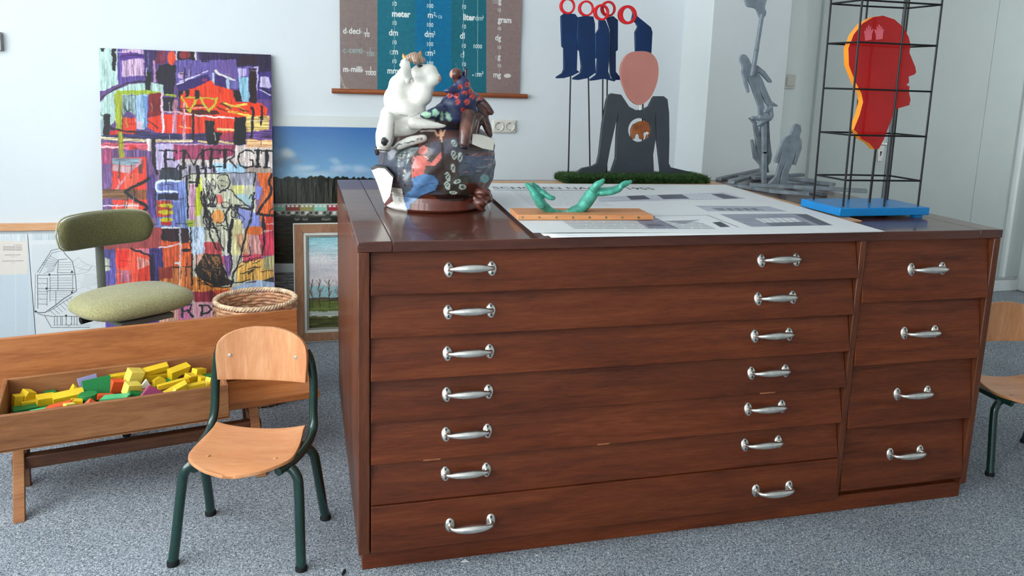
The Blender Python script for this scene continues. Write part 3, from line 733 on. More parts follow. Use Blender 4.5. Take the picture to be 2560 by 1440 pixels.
oc(200, 80, 1.846)                                 # the word across the middle
for a in ([(395, 545), (395, 628)], [(480, 552), (478, 627)], [(568, 545), (570, 632)], [(606, 540), (606, 626)], [(668, 545), (668, 627)], [(820, 548), (820, 620)], [(862, 548), (862, 622)]): l_(a, 14, K)
for a in ([(370, 546), (447, 546), (447, 558)], [(395, 586), (436, 586), (436, 576), (436, 594)], [(380, 629), (440, 629), (456, 612)], [(462, 548), (486, 550), (526, 616), (566, 546), (582, 545)], [(465, 627), (490, 627)], [(556, 632), (584, 632)], [(582, 541), (646, 545), (646, 558)], [(606, 586), (640, 584)], [(595, 627), (652, 622)],
          [(650, 543), (690, 543), (712, 556), (712, 575), (692, 590), (668, 592)], [(690, 592), (722, 627)], [(802, 562), (790, 548), (762, 543), (733, 562), (728, 590), (740, 615), (765, 628), (797, 620), (797, 592), (785, 590)], [(806, 548), (834, 548)], [(806, 622), (834, 622)], [(836, 560), (838, 547), (890, 549)], [(848, 623), (878, 623)]): l_(a, 7, K)
oc(240, 550, 5.5385)                               # lower left
p_([(60, 380), (1329, 380), (1329, 2200), (60, 2200)], (150, 110, 140), tex=.3); p_([(0, 100), (920, 100), (920, 430), (60, 430)], (168, 84, 84))
p_([(80, 400), (260, 400), (270, 900), (80, 900)], (106, 96, 162), tex=.3); p_([(95, 520), (180, 540), (190, 700), (105, 700)], (196, 202, 186)); p_([(265, 395), (750, 395), (745, 880), (290, 900)], (230, 98, 72), tex=.25); p_([(275, 425), (450, 425), (425, 660), (300, 670)], (226, 56, 40)); p_([(330, 700), (480, 700), (480, 860), (330, 870)], (190, 120, 140), tex=.3); p_([(560, 500), (740, 560), (740, 620), (580, 700)], (222, 150, 140), tex=.4); p_([(580, 690), (740, 640), (740, 840), (580, 840)], (214, 70, 44))
p_([(480, 400), (770, 400), (740, 500), (640, 470)], (206, 132, 150)); l_([(480, 400), (600, 440), (740, 495)], 30, K)
p_([(740, 390), (935, 390), (925, 870), (750, 860)], (76, 60, 122), tex=.35); p_([(755, 500), (800, 480), (800, 840), (760, 840)], (36, 34, 60))
p_([(905, 280), (1340, 290), (1340, 660), (940, 660)], (206, 100, 58), tex=.28); p_([(905, 115), (1329, 115), (1300, 285), (1100, 305), (905, 275)], (62, 42, 48), tex=.3); l_([(870, 378), (960, 375), (1100, 350), (1290, 290)], 18, (226, 216, 226)); l_([(915, 105), (1160, 105)], 26, (226, 226, 228))
p_([(860, 655), (1329, 655), (1329, 980), (870, 880)], (192, 124, 72), tex=.4); p_([(860, 660), (1060, 650), (1060, 800), (870, 840)], (150, 64, 50)); l_([(1060, 655), (1320, 650)], 18, K); l_([(1175, 60), (1170, 920)], 36, (190, 196, 206), streak='v', tex=.5, alpha=.85); l_([(1110, 605), (1200, 612), (1329, 605)], 36, (220, 222, 216))
p_([(60, 1320), (460, 1300), (460, 1480), (60, 1500)], (112, 92, 172), tex=.2); o_((200, 1370), 36, 40, K); p_([(535, 1290), (870, 1240), (870, 1480), (540, 1480)], (94, 76, 150)); p_([(580, 1270), (770, 1260), (750, 1290), (590, 1300)], (222, 80, 50)); p_([(870, 1240), (1140, 1205), (1130, 1480), (880, 1480)], (216, 172, 152), tex=.25); p_([(1130, 1200), (1340, 1180), (1340, 1480), (1130, 1480)], (206, 134, 168), tex=.2)
oc(450, 550, 5.5385)                               # lower right
p_([(110, 100), (350, 100), (340, 460), (170, 480)], (186, 202, 222), tex=.3); p_([(90, 0), (205, 0), (195, 95), (115, 95)], (162, 182, 62)); p_([(15, 110), (110, 110), (120, 310), (15, 330)], (72, 52, 56)); p_([(15, 325), (170, 325), (170, 640), (15, 640)], (206, 106, 58), tex=.3); p_([(0, 650), (175, 660), (210, 980), (0, 960)], (202, 128, 76), tex=.35); o_((88, 416), 66, 26, K); p_([(200, 470), (340, 460), (330, 700), (210, 700)], (214, 170, 158), tex=.35)
p_([(330, 300), (570, 320), (580, 530), (340, 530)], (196, 88, 92), tex=.3); p_([(600, 470), (725, 490), (700, 800), (640, 720)], (128, 88, 152), tex=.3); p_([(560, 500), (620, 500), (620, 650), (590, 600)], (200, 100, 130)); p_([(715, 0), (860, 0), (835, 490), (720, 490)], (216, 208, 162), tex=.25); p_([(760, 190), (970, 200), (950, 480), (850, 480)], (206, 166, 132), tex=.35); p_([(950, 130), (1300, 130), (1300, 480), (950, 480)], (206, 156, 152), tex=.35); p_([(900, 90), (1150, 90), (1120, 200), (920, 190)], (216, 120, 50)); p_([(1090, 200), (1300, 140), (1300, 480), (1150, 500)], (196, 66, 92), tex=.3); p_([(860, 470), (1140, 470), (1100, 610), (880, 600)], (202, 84, 106), tex=.35)
p_([(800, 600), (1300, 500), (1300, 830), (780, 860)], (214, 172, 98), tex=.35); p_([(1150, 540), (1300, 480), (1300, 700), (1150, 680)], (178, 172, 132), tex=.35); p_([(880, 0), (970, 0), (960, 90), (870, 130)], (150, 158, 206)); o_((640, 450), 36, 46, (214, 208, 204))
p_([(340, 470), (560, 480), (640, 780), (720, 890), (500, 930), (290, 850), (195, 700)], (66, 52, 48), tex=.4)
p_([(165, 770), (320, 820), (500, 925), (720, 930), (690, 975), (500, 1030), (190, 990)], (212, 142, 72), tex=.35); p_([(715, 945), (900, 862), (1100, 832), (1300, 860), (1300, 950), (720, 960)], (176, 192, 216), tex=.2); p_([(1130, 830), (1300, 790), (1300, 870), (1180, 850)], (72, 78, 78))
p_([(170, 1000), (440, 975), (530, 1030), (460, 1140), (200, 1140)], (150, 62, 76), tex=.3); p_([(480, 960), (700, 975), (600, 1060), (500, 1060)], (190, 90, 60))
scrib(24, 300, 520, 480, 700, 60, 150, 11, (176, 130, 72)); scrib(20, 220, 560, 560, 780, 90, 90, 12, K); scrib(18, 240, 560, 760, 860, 120, 60, 12, K); scrib(14, 780, 1050, 560, 780, 80, -40, 11, K); scrib(8, 200, 400, 120, 420, 10, 90, 16, (225, 232, 240)); scrib(8, 330, 460, 20, 120, 60, 40, 12, K); scrib(6, 440, 640, 20, 110, 60, 30, 11, K)
for a, w in (([(400, 0), (430, 230), (500, 400)], 24), ([(450, 40), (520, 200), (600, 420)], 22), ([(720, 0), (690, 240), (680, 430)], 50), ([(960, 0), (890, 280), (800, 620), (740, 760), (715, 920)], 22), ([(690, 430), (720, 600), (700, 740)], 20), ([(560, 560), (640, 740), (720, 880)], 20), ([(1140, 0), (1160, 300), (1140, 480)], 22), ([(960, 280), (965, 480)], 12), ([(170, 480), (165, 900)], 26), ([(140, 110), (160, 400)], 20), ([(700, 860), (820, 860), (960, 830)], 14), ([(300, 800), (400, 900), (560, 930), (720, 920)], 16)): l_(a, w, K, smooth=True)
p_([(480, 1140), (620, 1120), (620, 1330), (480, 1340)], (206, 158, 172), tex=.2); p_([(190, 1150), (490, 1140), (490, 1400), (190, 1400)], (206, 158, 168), tex=.2)
oc(200, 80, 1.846)
for a, w in (([(472, 1262), (472, 1315)], 11), ([(452, 1263), (518, 1260), (506, 1285), (474, 1290)], 7), ([(495, 1285), (520, 1315)], 10), ([(562, 1262), (562, 1310)], 11), ([(548, 1261), (590, 1262), (606, 1278), (596, 1298), (564, 1302)], 8), ([(622, 1256), (622, 1305)], 12)): l_(a, w, (60, 66, 66))
oc(245, 118, 1)
for k in range(120):                               # dry brush marks over everything
    x = NR.uniform(5, 430); y = NR.uniform(5, 620); v = NR.uniform() < .6
    l_([(x, y), (x+NR.uniform(-3, 3)+(0 if v else NR.uniform(12, 40)), y+NR.uniform(-3, 3)+(NR.uniform(14, 45) if v else 0))], NR.uniform(1, 3.2), [K, (40, 34, 52), (226, 220, 222), (70, 36, 40)][k % 4], alpha=NR.uniform(.35, .8))
S.img = 255*np.clip(S.img/255, 0, 1)**1.28
painting = thing('abstract_painting', 'tall colourful abstract painting on canvas leaning against the white wall', 'painting', (float((xl+xr)/2), float(P0[1]), 0))
S.mesh('canvas', MAT['paint'], painting, thick=.018)
MAT['stretcher'] = wood('pine_stretcher', (176, 140, 98), (200, 166, 120), (220, 190, 148), (12, 12, 1.2))
bm = bmesh.new()
for a0, a1, b0, b1 in ((0, .04, 0, ph), (xr-xl-.04, xr-xl, 0, ph), (0, xr-xl, 0, .04), (0, xr-xl, ph-.04, ph)):
    e = .002
    q = [np.array((xl+a, P0[1], 0))+pn_t*b-pnN*(-1)*0 for a, b in ((a0+e, b0+e), (a1-e, b0+e), (a1-e, b1-e), (a0+e, b1-e))]
    prism(bm, [x_-S.N*.003 for x_ in q], tuple(-S.N*.014))
obj('stretcher_frame', bm, MAT['stretcher'], painting, world=True, smooth=False)

# ---------------------------------------------------------------- school wall chart of measures
YC = 2.046
cx0 = py(850, 150, YC)[0]; cx1 = py(1300, 150, YC)[0]; cz0 = py(1080, 230, YC)[2]
S = Sheet((cx0, YC, cz0), (1, 0, 0), (0, 0, 1), cx1-cx0, .50, .00155, (132, 116, 112))
S.off = (800, 0, 4.571)
for a, b, c in ((0, 656, (134, 118, 113)), (656, 1084, (24, 106, 122)), (1084, 1500, (2, 106, 146)), (1500, 1898, (20, 98, 112)), (1898, 2400, (136, 116, 112))):
    S.poly([(a, -300), (b, -300), (b, 1200), (a, 1200)], c, streak='h', tex=.03)
Wt = (226, 228, 224); Dm = (128, 160, 166)
def tx(body, x, y, h=1.0, col=Wt, bold=.022): S.text(body, x, y, .0370*h, col, bold, m=True, sx=.86)
def tl_(x0, y0, x1, y1, w=7, col=Wt): S.line([(x0, y0), (x1, y1)], w, col)
for x, y0, y1 in ((850, -60, 795), (1257, -60, 745), (1637, -60, 860), (1800, -60, 835)): tl_(x, y0, x, y1, 4.5, (160, 196, 204))
tl_(2050, 40, 2045, 850, 4, (170, 156, 150))
for rect in ((815, 30, 880, 72), (815, 140, 880, 195), (815, 250, 880, 292), (780, 360, 885, 410), (815, 472, 880, 512), (790, 585, 885, 628), (815, 690, 880, 730), (1208, 55, 1290, 95), (1225, 160, 1290, 210), (1205, 272, 1290, 312), (1205, 490, 1290, 532), (1190, 375, 1290, 425), (1195, 592, 1290, 640), (1608, 70, 1660, 106), (1625, 180, 1660, 235), (1608, 295, 1655, 330), (1590, 395, 1650, 445), (1605, 510, 1655, 552), (1600, 612, 1650, 660), (1608, 725, 1655, 762), (1742, 515, 1840, 558), (1790, 180, 1820, 235), (2020, 105, 2070, 142), (2028, 210, 2070, 262), (2020, 318, 2070, 350), (1995, 420, 2065, 475), (2020, 530, 2070, 565), (1995, 640, 2065, 690), (2020, 738, 2070, 774)):
    x0, y0, x1, y1 = rect
    S.poly([(x0, y0), (x1, y0), (x1, y1), (x0, y1)], (24, 106, 122) if x0 < 1084 else (2, 106, 146) if x0 < 1500 else (20, 98, 112) if x0 < 1898 else (136, 116, 112), streak=None)
for y in (65, 285, 505, 722): tx('10', 820, y, .74, bold=.014)
for y in (88, 305, 525, 745): tx('100', 1212, y, .74, bold=.014)
for y in (100, 325, 545, 755): tx('10', 1614, y, .74, bold=.014)
for y in (135, 345, 560, 768): tx('10', 2022, y, .64, bold=.008)
tx('meter', 820, 188, 1.12, bold=.035); tx('dm', 785, 403, 1.12); tx('c', 793, 620, 1.12, Dm); tx('m', 828, 620, 1.12); tx('mm', 766, 838, 1.12)
tx('m', 1228, 203, 1.12); tx('2', 1296, 178, .62); tx('▪', 1316, 200, .5); tx('ca', 1345, 208, .8, (140, 190, 210)); tx('dm', 1192, 420, 1.12); tx('2', 1294, 396, .62); tx('c', 1196, 635, 1.12, Dm); tx('m', 1228, 635, 1.12); tx('2', 1294, 612, .62)
tx('liter', 1632, 228, 1.12, bold=.035); S.poly([(1745, 210), (1758, 210), (1758, 223), (1745, 223)], Wt, streak=None); tx('dm', 1768, 232, .95, (196, 212, 214), .01); tx('3', 1850, 210, .5)
tx('dl', 1597, 440, 1.12); tx('c', 1602, 655, 1.12, Dm); tx('l', 1632, 655, 1.12); tx('1000', 1745, 550, .74, bold=.014); S.poly([(1738, 852), (1752, 852), (1752, 866), (1738, 866)], Wt, streak=None); tx('c', 1763, 874, 1.0, Dm); tx('m', 1790, 874, 1.0); tx('3', 1845, 848, .55)
tx('da', 1968, 38, 1.1, (164, 160, 158), .01); tx('g', 2038, 38, 1.1); tx('gram', 2030, 255, 1.1, bold=.03); tx('dg', 1998, 460, 1.05); tx('c', 1996, 675, 1.05, (156, 150, 148)); tx('g', 2030, 675, 1.05); tx('mg', 1975, 882, 1.05)
S.oval((2140, 866), 42, 24, (214, 206, 200), streak=None)
for nm, y, fr, xf, col in (('d', 382, '10', 500, Wt), ('c', 602, '100', 524, (150, 168, 166)), ('m', 820, '1000', 514, Wt)):
    tx(nm, 262, y, 1.05, col); xs = 262+(36 if nm != 'm' else 58)
    S.poly([(xs+10, y-22), (xs+22, y-22), (xs+22, y-10), (xs+10, y-10)], col, streak=None)
    word = {'d': 'deci', 'c': 'centi', 'm': 'milli'}[nm]; tx(word, xs+30, y, 1.05, col)
    xe = xf-34; S.poly([(xe, y-22), (xe+12, y-22), (xe+12, y-10), (xe, y-10)], col, streak=None)
    wd = 29*len(fr)+8; tx('1', xf+wd/2-12, y-12, .80, col, .018); tl_(xf, y-3, xf+wd, y-3, 7, col); tx(fr, xf+4, y+38, .80, col, .018)
for k in range(46):
    x = NR.uniform(225, 2280); y = NR.uniform(-20, 1000)
    S.line([(x, y), (x+NR.uniform(-14, 30), y+NR.uniform(-30, 60))], NR.uniform(1.5, 3.5), (186, 186, 182), alpha=NR.uniform(.2, .55))
for a in ([(232, 850), (240, 950), (300, 1010)], [(236, 870), (285, 1000)], [(250, 1005), (330, 1012)]): S.line(a, 5, (206, 196, 186), alpha=.8)
chart = thing('wall_chart', 'worn metric measures wall chart in brown teal and blue hung on the wall', 'wall chart', (float((cx0+cx1)/2), YC, float(cz0)))
S.mesh('chart_sheet', MAT['oldprint'], chart, thick=.0012, lift=lambda x, y: .0025*np.sin(x*19+y*3)+.0015*np.sin(y*21)+.0025)
S = Sheet((cx0, YC, cz0+.50), (1, 0, 0), (0, 0, 1), cx1-cx0, .45, .012, (132, 116, 112))
S.off = (800, 0, 4.571)
for i, (a, b, c) in enumerate(((0, 656, (134, 118, 113)), (656, 1084, (24, 106, 122)), (1084, 1500, (2, 106, 146)), (1500, 1898, (20, 98, 112)), (1898, 2400, (136, 116, 112)))):
    S.poly([(a, -3000), (b, -3000), (b, 1200), (a, 1200)], c, streak=None)
S.mesh('upper_chart_sheet', MAT['oldprint'], chart, thick=.0012, lift=lambda x, y: .0025*np.sin(x*19+(y+.5)*3)+.0015*np.sin((y+.5)*21)+.0025)
MAT['rod'] = wood('varnished_rod', (118, 62, 36), (142, 78, 46), (164, 96, 60), (1.2, 12, 12), rough=.4)
for nm, z in (('bottom_rod', cz0-.008), ('top_rod', cz0+.955)):
    xa = py(829, 228, YC)[0]; xb = py(1318, 241, YC)[0]
    obj(nm, T([(xa, YC-.005, z), (xa+.002, YC-.005, z), (xb-.002, YC-.005, z), (xb, YC-.005, z)], [.009, .0125, .0125, .009], 14), MAT['rod'], chart, world=True)

# ---------------------------------------------------------------- exhibition panel behind the painting
q0 = np.array([0, 2.005, 0.0]); qt = np.array([0, .045, 1.1]); qt /= np.linalg.norm(qt); qn = np.cross((1, 0, 0), qt)
ex0, ex1 = -.42, .46; eh = float((ppl(800, 290, q0, qn)-q0)@qt)
S = Sheet((ex0, q0[1], 0), (1, 0, 0), qt, ex1-ex0, eh, .0026, (214, 218, 216))
S.off = (660, 280, 2.483)
S.poly([(-400, 82), (1400, 108), (1400, 2000), (-400, 2000)], (74, 120, 176), streak=None)
for k in range(40):
    t = k/39; y = 82+t*340; c = tuple(a*(1-t)+b*t for a, b in zip((66, 112, 170), (132, 178, 208)))
    S.poly([(-400, y), (1400, y+26), (1400, y+40), (-400, y+14)], c, streak=None)
def cloud(x, y, rx, ry, c, n=10):
    for k in range(n):
        S.oval((x+NR.uniform(-1, 1)*rx, y+NR.uniform(-1, 1)*ry), rx*.5, ry*.55, c, alpha=.30, soft=9, streak=None)
cloud(120, 262, 60, 34, (196, 200, 196)); cloud(140, 300, 70, 16, (128, 142, 158)); cloud(90, 330, 60, 24, (112, 136, 160)); cloud(260, 352, 60, 14, (206, 216, 222)); cloud(440, 305, 28, 12, (170, 192, 212)); cloud(500, 352, 70, 16, (196, 208, 222)); cloud(610, 356, 40, 14, (186, 202, 222)); cloud(340, 372, 120, 10, (150, 174, 200)); cloud(560, 385, 130, 12, (140, 160, 190)); cloud(240, 390, 160, 8, (176, 200, 214)); cloud(900, 350, 150, 18, (196, 208, 222))
top = [(-400, 412)]+[(x, 408+NR.uniform(-12, 8)-(10 if 270 < x < 380 else 0)) for x in range(-380, 1400, 14)]+[(1400, 420)]
S.poly(top+[(1400, 600), (-400, 600)], (34, 36, 30), streak='v', tex=.5)
for k in range(150):
    x = NR.uniform(-380, 1380); y = NR.uniform(425, 480)
    S.line([(x, y), (x+NR.uniform(-3, 3), 562)], NR.uniform(1.5, 3.2), (112, 108, 92), alpha=NR.uniform(.25, .7))
for k in range(160):
    x = NR.uniform(-380, 1380); y = NR.uniform(408, 450); S.line([(x, y), (x+NR.uniform(-8, 8), y+NR.uniform(14, 40))], 2.4, (84, 82, 64), alpha=.5)
x = -380; i = 0
hc = [(134, 66, 58), (150, 142, 84), (132, 190, 168), (158, 48, 62), (176, 176, 160), (120, 70, 60)]
S.poly([(-400, 566), (1400, 560), (1400, 660), (-400, 660)], (58, 60, 52), streak='h', tex=.3)
while x < 1380:
    w_ = 84; c = hc[(i+3) % 6] if x < 100 else hc[i % 6]
    S.poly([(x, 576), (x+w_, 575), (x+w_, 614), (x, 616)], c, streak=None); S.line([(x, 573), (x+w_, 572)], 6, (210, 212, 206)); S.poly([(x, 614), (x+w_, 612), (x+w_, 640), (x, 644)], (150, 148, 136), streak=None)
    for xx in (8, 34, 60):
        S.poly([(x+xx, 578), (x+xx+17, 578), (x+xx+17, 590), (x+xx, 590)], (214, 216, 212), streak=None); S.poly([(x+xx, 618), (x+xx+18, 617), (x+xx+18, 634), (x+xx, 636)], (60, 64, 62) if xx != 34 else (206, 208, 204), streak=None)
    x += w_+2; i += 1
for k in range(60):
    x = NR.uniform(-380, 1380); S.oval((x, NR.uniform(630, 655)), NR.uniform(8, 20), NR.uniform(4, 9), (48, 50, 40), alpha=.8, streak=None)
S.poly([(-400, 655), (1400, 648), (1400, 945), (-400, 945)], (34, 37, 31), streak='h', tex=.3)
for x, w_ in ((205, 36), (255, 40), (385, 60)): S.oval((x, 664), w_/2, 10, (112, 110, 100), streak=None); S.oval((x, 658), w_/3, 6, (60, 62, 60), streak=None)
S.poly([(-400, 942), (1400, 935), (1400, 1000), (-400, 1000)], (170, 176, 178), streak=None); S.poly([(-400, 996), (1400, 990), (1400, 1900), (-400, 1900)], (112, 116, 116), streak='h', tex=.4)
for k in range(90):
    x = NR.uniform(-380, 1380); y = NR.uniform(1000, 1100); S.line([(x, y), (x+NR.uniform(-60, 60), y+NR.uniform(-10, 40))], 3, (40, 42, 44), alpha=.6)
panel = thing('exhibition_panel', 'white exhibition panel with a print of blue sky, bare trees and row houses', 'panel', ((ex0+ex1)/2, 2.005, 0))
S.mesh('printed_panel', MAT['gloss'], panel, thick=.008)

# ---------------------------------------------------------------- framed landscape painting on the floor
f0 = np.array([0, 1.965, 0.0]); ft = np.array([0, .055, .585]); ft /= np.linalg.norm(ft); fn = np.cross((1, 0, 0), ft)
fx0 = float(ppl(733, 600, f0, fn)[0]); fh = float((ppl(790, 557, f0, fn)-f0)@ft); fw_ = .50
frame = thing('framed_landscape', 'small landscape painting in a wide wooden frame standing on the floor', 'framed painting', (fx0+fw_/2, 1.965, 0))
MAT['framewood'] = wood('limed_oak_frame', (128, 88, 62), (158, 114, 84), (182, 140, 108), (8, 8, 2), rough=.5)
MAT['liner'] = plain('off_white_liner', (214, 210, 200), .5, .3, var=.03)
MAT['greyliner'] = plain('grey_inner_liner', (140, 140, 130), .5, .3, var=.05)
def fpt(a, b, d=0): return tuple(np.array((fx0+a, f0[1], 0))+ft*b+fn*d)     # fn points to the room
if fn[1] > 0: fn = -fn
def fbar(name, mat, inset, wid, d0, d1):
    for k, (a0, a1, b0, b1) in enumerate(((inset, inset+wid, inset, fh-inset), (fw_-inset-wid, fw_-inset, inset, fh-inset), (inset, fw_-inset, inset, inset+wid), (inset, fw_-inset, fh-inset-wid, fh-inset))):
        if k == 0: P4 = [(a0, b0), (a1, b0+wid), (a1, b1-wid), (a0, b1)]
        elif k == 1: P4 = [(a1, b0), (a0, b0+wid), (a0, b1-wid), (a1, b1)]
        elif k == 2: P4 = [(a0, b0), (a1, b0), (a1-wid, b1), (a0+wid, b1)]
        else: P4 = [(a0, b1), (a1, b1), (a1-wid, b0), (a0+wid, b0)]
        bm = bmesh.new(); prism(bm, [fpt(a, b, d0) for a, b in P4], tuple(fn*(d1-d0)))
        obj(name, bm, mat, frame, world=True, bevel=.0015)
fbar('edge_strip', MAT['liner'], 0, .006, 0, .018); fbar('frame_rail', MAT['framewood'], .0062, .040, .0, .022); fbar('liner_rail', MAT['liner'], .0464, .014, .0, .017); fbar('inner_rail', MAT['greyliner'], .0606, .009, .0, .013)
ins = .0695
S = Sheet(fpt(ins, ins, .006), (1, 0, 0), tuple(ft), fw_-2*ins, fh-2*ins, .0028, (150, 200, 206), jit=.004)
S.off = (660, 280, 2.483)
for k in range(30):
    t = k/29; y = 760+t*300
    c = np.array((140, 202, 212))*(1-min(1, t*1.8))+np.array((206, 204, 206))*min(1, t*1.8)
    S.poly([(200, y), (1400, y-8), (1400, y+14), (200, y+20)], tuple(c), streak='h', tex=.12)
cloud(380, 930, 120, 30, (226, 222, 222)); cloud(300, 980, 120, 30, (190, 184, 194)); cloud(420, 1020, 160, 20, (222, 206, 202)); cloud(800, 930, 250, 50, (224, 220, 220))
for k in range(170):
    x = NR.uniform(250, 1300); y = NR.uniform(1060, 1140); S.line([(x, y), (x+NR.uniform(-10, 10), y+NR.uniform(10, 40))], 5, [(206, 140, 118), (186, 108, 88), (222, 178, 160)][k % 3], alpha=.5)
S.poly([(200, 1152), (1400, 1140), (1400, 1175), (200, 1178)], (92, 78, 66), streak='h', tex=.3); S.poly([(200, 1168), (1400, 1160), (1400, 1240), (200, 1245)], (104, 118, 58), streak='h', tex=.3); S.poly([(200, 1238), (1400, 1228), (1400, 1266), (200, 1272)], (190, 196, 186), streak='h', tex=.15); S.poly([(200, 1268), (1400, 1262), (1400, 1400), (200, 1400)], (84, 86, 44), streak='h', tex=.35)
for x in (300, 345, 408, 470, 560, 640, 760, 860):
    S.line([(x, 1040), (x-4, 1120), (x+2, 1212)], 5, (74, 48, 40))
    for k in range(9):
        y = NR.uniform(1040, 1120); S.line([(x, y+30), (x+NR.uniform(-30, 30), y)], 2.6, (96, 62, 52), alpha=.8)
S.mesh('picture', MAT['paint'], frame, thick=.004)

# ---------------------------------------------------------------- wooden rail and papers low on the wall at the left
MAT['rail'] = wood('pine_rail', (196, 140, 98), (212, 158, 114), (226, 176, 134), (1.1, 12, 12))
zr = float(py(100, 566, YB)[2])
obj('trim_1', B((XL, YB-.018, zr-.017), (-.62, YB, zr+.017)), MAT['rail'], bevel=.002)
struct(bpy.data.objects['trim_1'])
YM = 2.044
mz0 = .02
mx0 = float(py(79, 700, YM)[0]); mx1 = float(py(262, 700, YM)[0])+.05; mz1 = float(py(150, 583, YM)[2])
S = Sheet((mx0, YM, mz0), (1, 0, 0), (0, 0, 1), mx1-mx0, mz1-mz0, .0019, (226, 229, 230))
S.off = (0, 560, 5.143); G = (74, 78, 84); G2 = (140, 146, 152)
S.poly([(410, 75), (1500, 55), (1500, 190), (410, 210)], (204, 212, 216), streak='v', tex=.08); S.poly([(410, 265), (740, 262), (740, 620), (410, 640)], (214, 219, 222), streak=None, alpha=.6)
def ml(pts, w=4.5, c=G): S.line(pts, w, c)
for a, w in (([(480, 620), (560, 500), (660, 340), (800, 308), (860, 312)], 7), ([(505, 640), (600, 470), (670, 372), (790, 345)], 5), ([(455, 640), (450, 1040), (440, 1120)], 5), ([(482, 655), (486, 1085)], 8), ([(800, 330), (850, 400), (930, 480), (965, 640), (985, 860), (940, 890)], 9), ([(740, 640), (750, 460), (860, 450)], 7), ([(700, 540), (755, 460)], 6), ([(480, 658), (640, 655), (740, 655), (960, 650)], 8), ([(745, 625), (950, 628)], 6), ([(610, 690), (610, 840)], 6), ([(642, 670), (645, 850)], 6), ([(745, 655), (745, 850)], 6), ([(935, 655), (935, 860)], 6), ([(595, 828), (960, 828)], 7), ([(600, 858), (960, 858)], 8), ([(610, 860), (602, 1050)], 6), ([(640, 865), (642, 1000)], 5), ([(718, 865), (718, 1030)], 6),
             ([(440, 1125), (520, 1142), (580, 1138), (720, 1040), (820, 960), (925, 895)], 11), ([(620, 1130), (730, 1060), (930, 930)], 6), ([(480, 1150), (560, 1175), (700, 1190), (850, 1185), (1180, 1195)], 8), ([(575, 1180), (610, 1240), (660, 1330), (1150, 1328)], 7), ([(680, 1300), (1160, 1298)], 4)): ml(a, w)
for y in (700, 765, 830, 868, 900, 965, 1030): ml([(486, y), (606, y+2)], 5)
for y in (695, 725, 762, 795): ml([(645, y), (932, y-3)], 4)
for y in (885, 910, 940, 975): ml([(645, y), (900-(y-885)*1.2, y)], 4)
for x in range(660, 930, 16): ml([(x, 700), (x, 825)], 2, G2)
for x in range(500, 606, 13): ml([(x, 700), (x+1, 1028)], 1.8, G2)
for x in (700, 735, 780, 800, 850, 920, 955, 990): ml([(x, 1192), (x, 1300)], 6)
ml([(850, 1200), (850, 1280), (885, 1312), (920, 1280), (920, 1200)], 5)
for k in range(9): t = k/9; ml([(560+40*math.sin(k)+150*t*.3, 640-260*t), (690+60*t, 600-150*t)], 4.5)
for y in (495, 525, 555, 590): ml([(755, y), (920, y-4)], 4)
for k in range(7): ml([(640+k*42, 1110-k*28), (720+k*42, 1180-k*24)], 4.5)
for k in range(10): ml([(1040+k*26, 820-k*4), (1110+k*30, 640+k*3)], 3, G2)
for k in range(26):
    x = NR.uniform(950, 1330); y = NR.uniform(450, 900); ml([(x, y), (x+NR.uniform(30, 120), y+NR.uniform(-60, 50))], 2.6, G2)
for k in range(20):
    x = NR.uniform(1180, 1320); y = NR.uniform(1210, 1300); ml([(x, y), (x+NR.uniform(20, 70), y+NR.uniform(-40, 10))], 2.2, G2)
ml([(940, 480), (1010, 430), (1080, 500), (1180, 540), (1120, 620), (970, 650)], 4, G2); ml([(950, 550), (1150, 600), (1190, 530), (1320, 600)], 4, G2)
for x, y in ((635, 650), (598, 830), (850, 1180), (925, 880), (460, 1125), (925, 615)): S.oval((x, y), 13, 15, (52, 54, 60), streak=None)
ml([(440, 1255), (510, 1255)], 3, (190, 196, 198)); ml([(475, 1255), (475, 1310)], 3, (190, 196, 198))
MAT['sleeve'] = vcol('paper_in_clear_sleeve', .22, .5, var=.02, coat=.3)
mp = thing('town_plan_sheet', 'large street plan drawn in black lines in a clear sleeve by the rail', 'plan drawing', ((mx0+mx1)/2, YM, mz0))
S.mesh('plan_sheet', MAT['sleeve'], mp, thick=.003)
nx0 = float(py(-160, 700, YM)[0]); nx1 = float(py(76.5, 700, YM)[0])
S = Sheet((nx0, YM, mz0), (1, 0, 0), (0, 0, 1), nx1-nx0, mz1-mz0, .0024, (208, 218, 224))
S.off = (0, 560, 5.143)
S.poly([(-900, 80), (380, 80), (380, 240), (-900, 240)], (220, 226, 228), streak='v', tex=.06)
S.poly([(-900, 650), (380, 660), (380, 1500), (-900, 1500)], (206, 217, 224), streak=None)
S.poly([(-10, 215), (350, 222), (352, 640), (-10, 655)], (232, 222, 212), streak=None)
for y in (270, 290, 305, 322, 335): S.line([(40 if y > 280 else 180, y), (280, y+2)], 8, (150, 140, 136), alpha=.8)
for y, a, b, w in ((400, 65, 260, 6), (425, 130, 215, 3), (478, 30, 298, 6), (500, 150, 205, 3)): S.line([(a, y), (b, y-4)], w, (120, 112, 110))
for x in (200, 375): S.line([(x, 80), (x, 1400)], 8, (232, 238, 240), alpha=.6)
ns = thing('notice_sheet', 'pale blank sheet with a small cream notice in a clear sleeve', 'notice', ((nx0+nx1)/2, YM, mz0))
S.mesh('notice_print', MAT['sleeve'], ns, thick=.003)

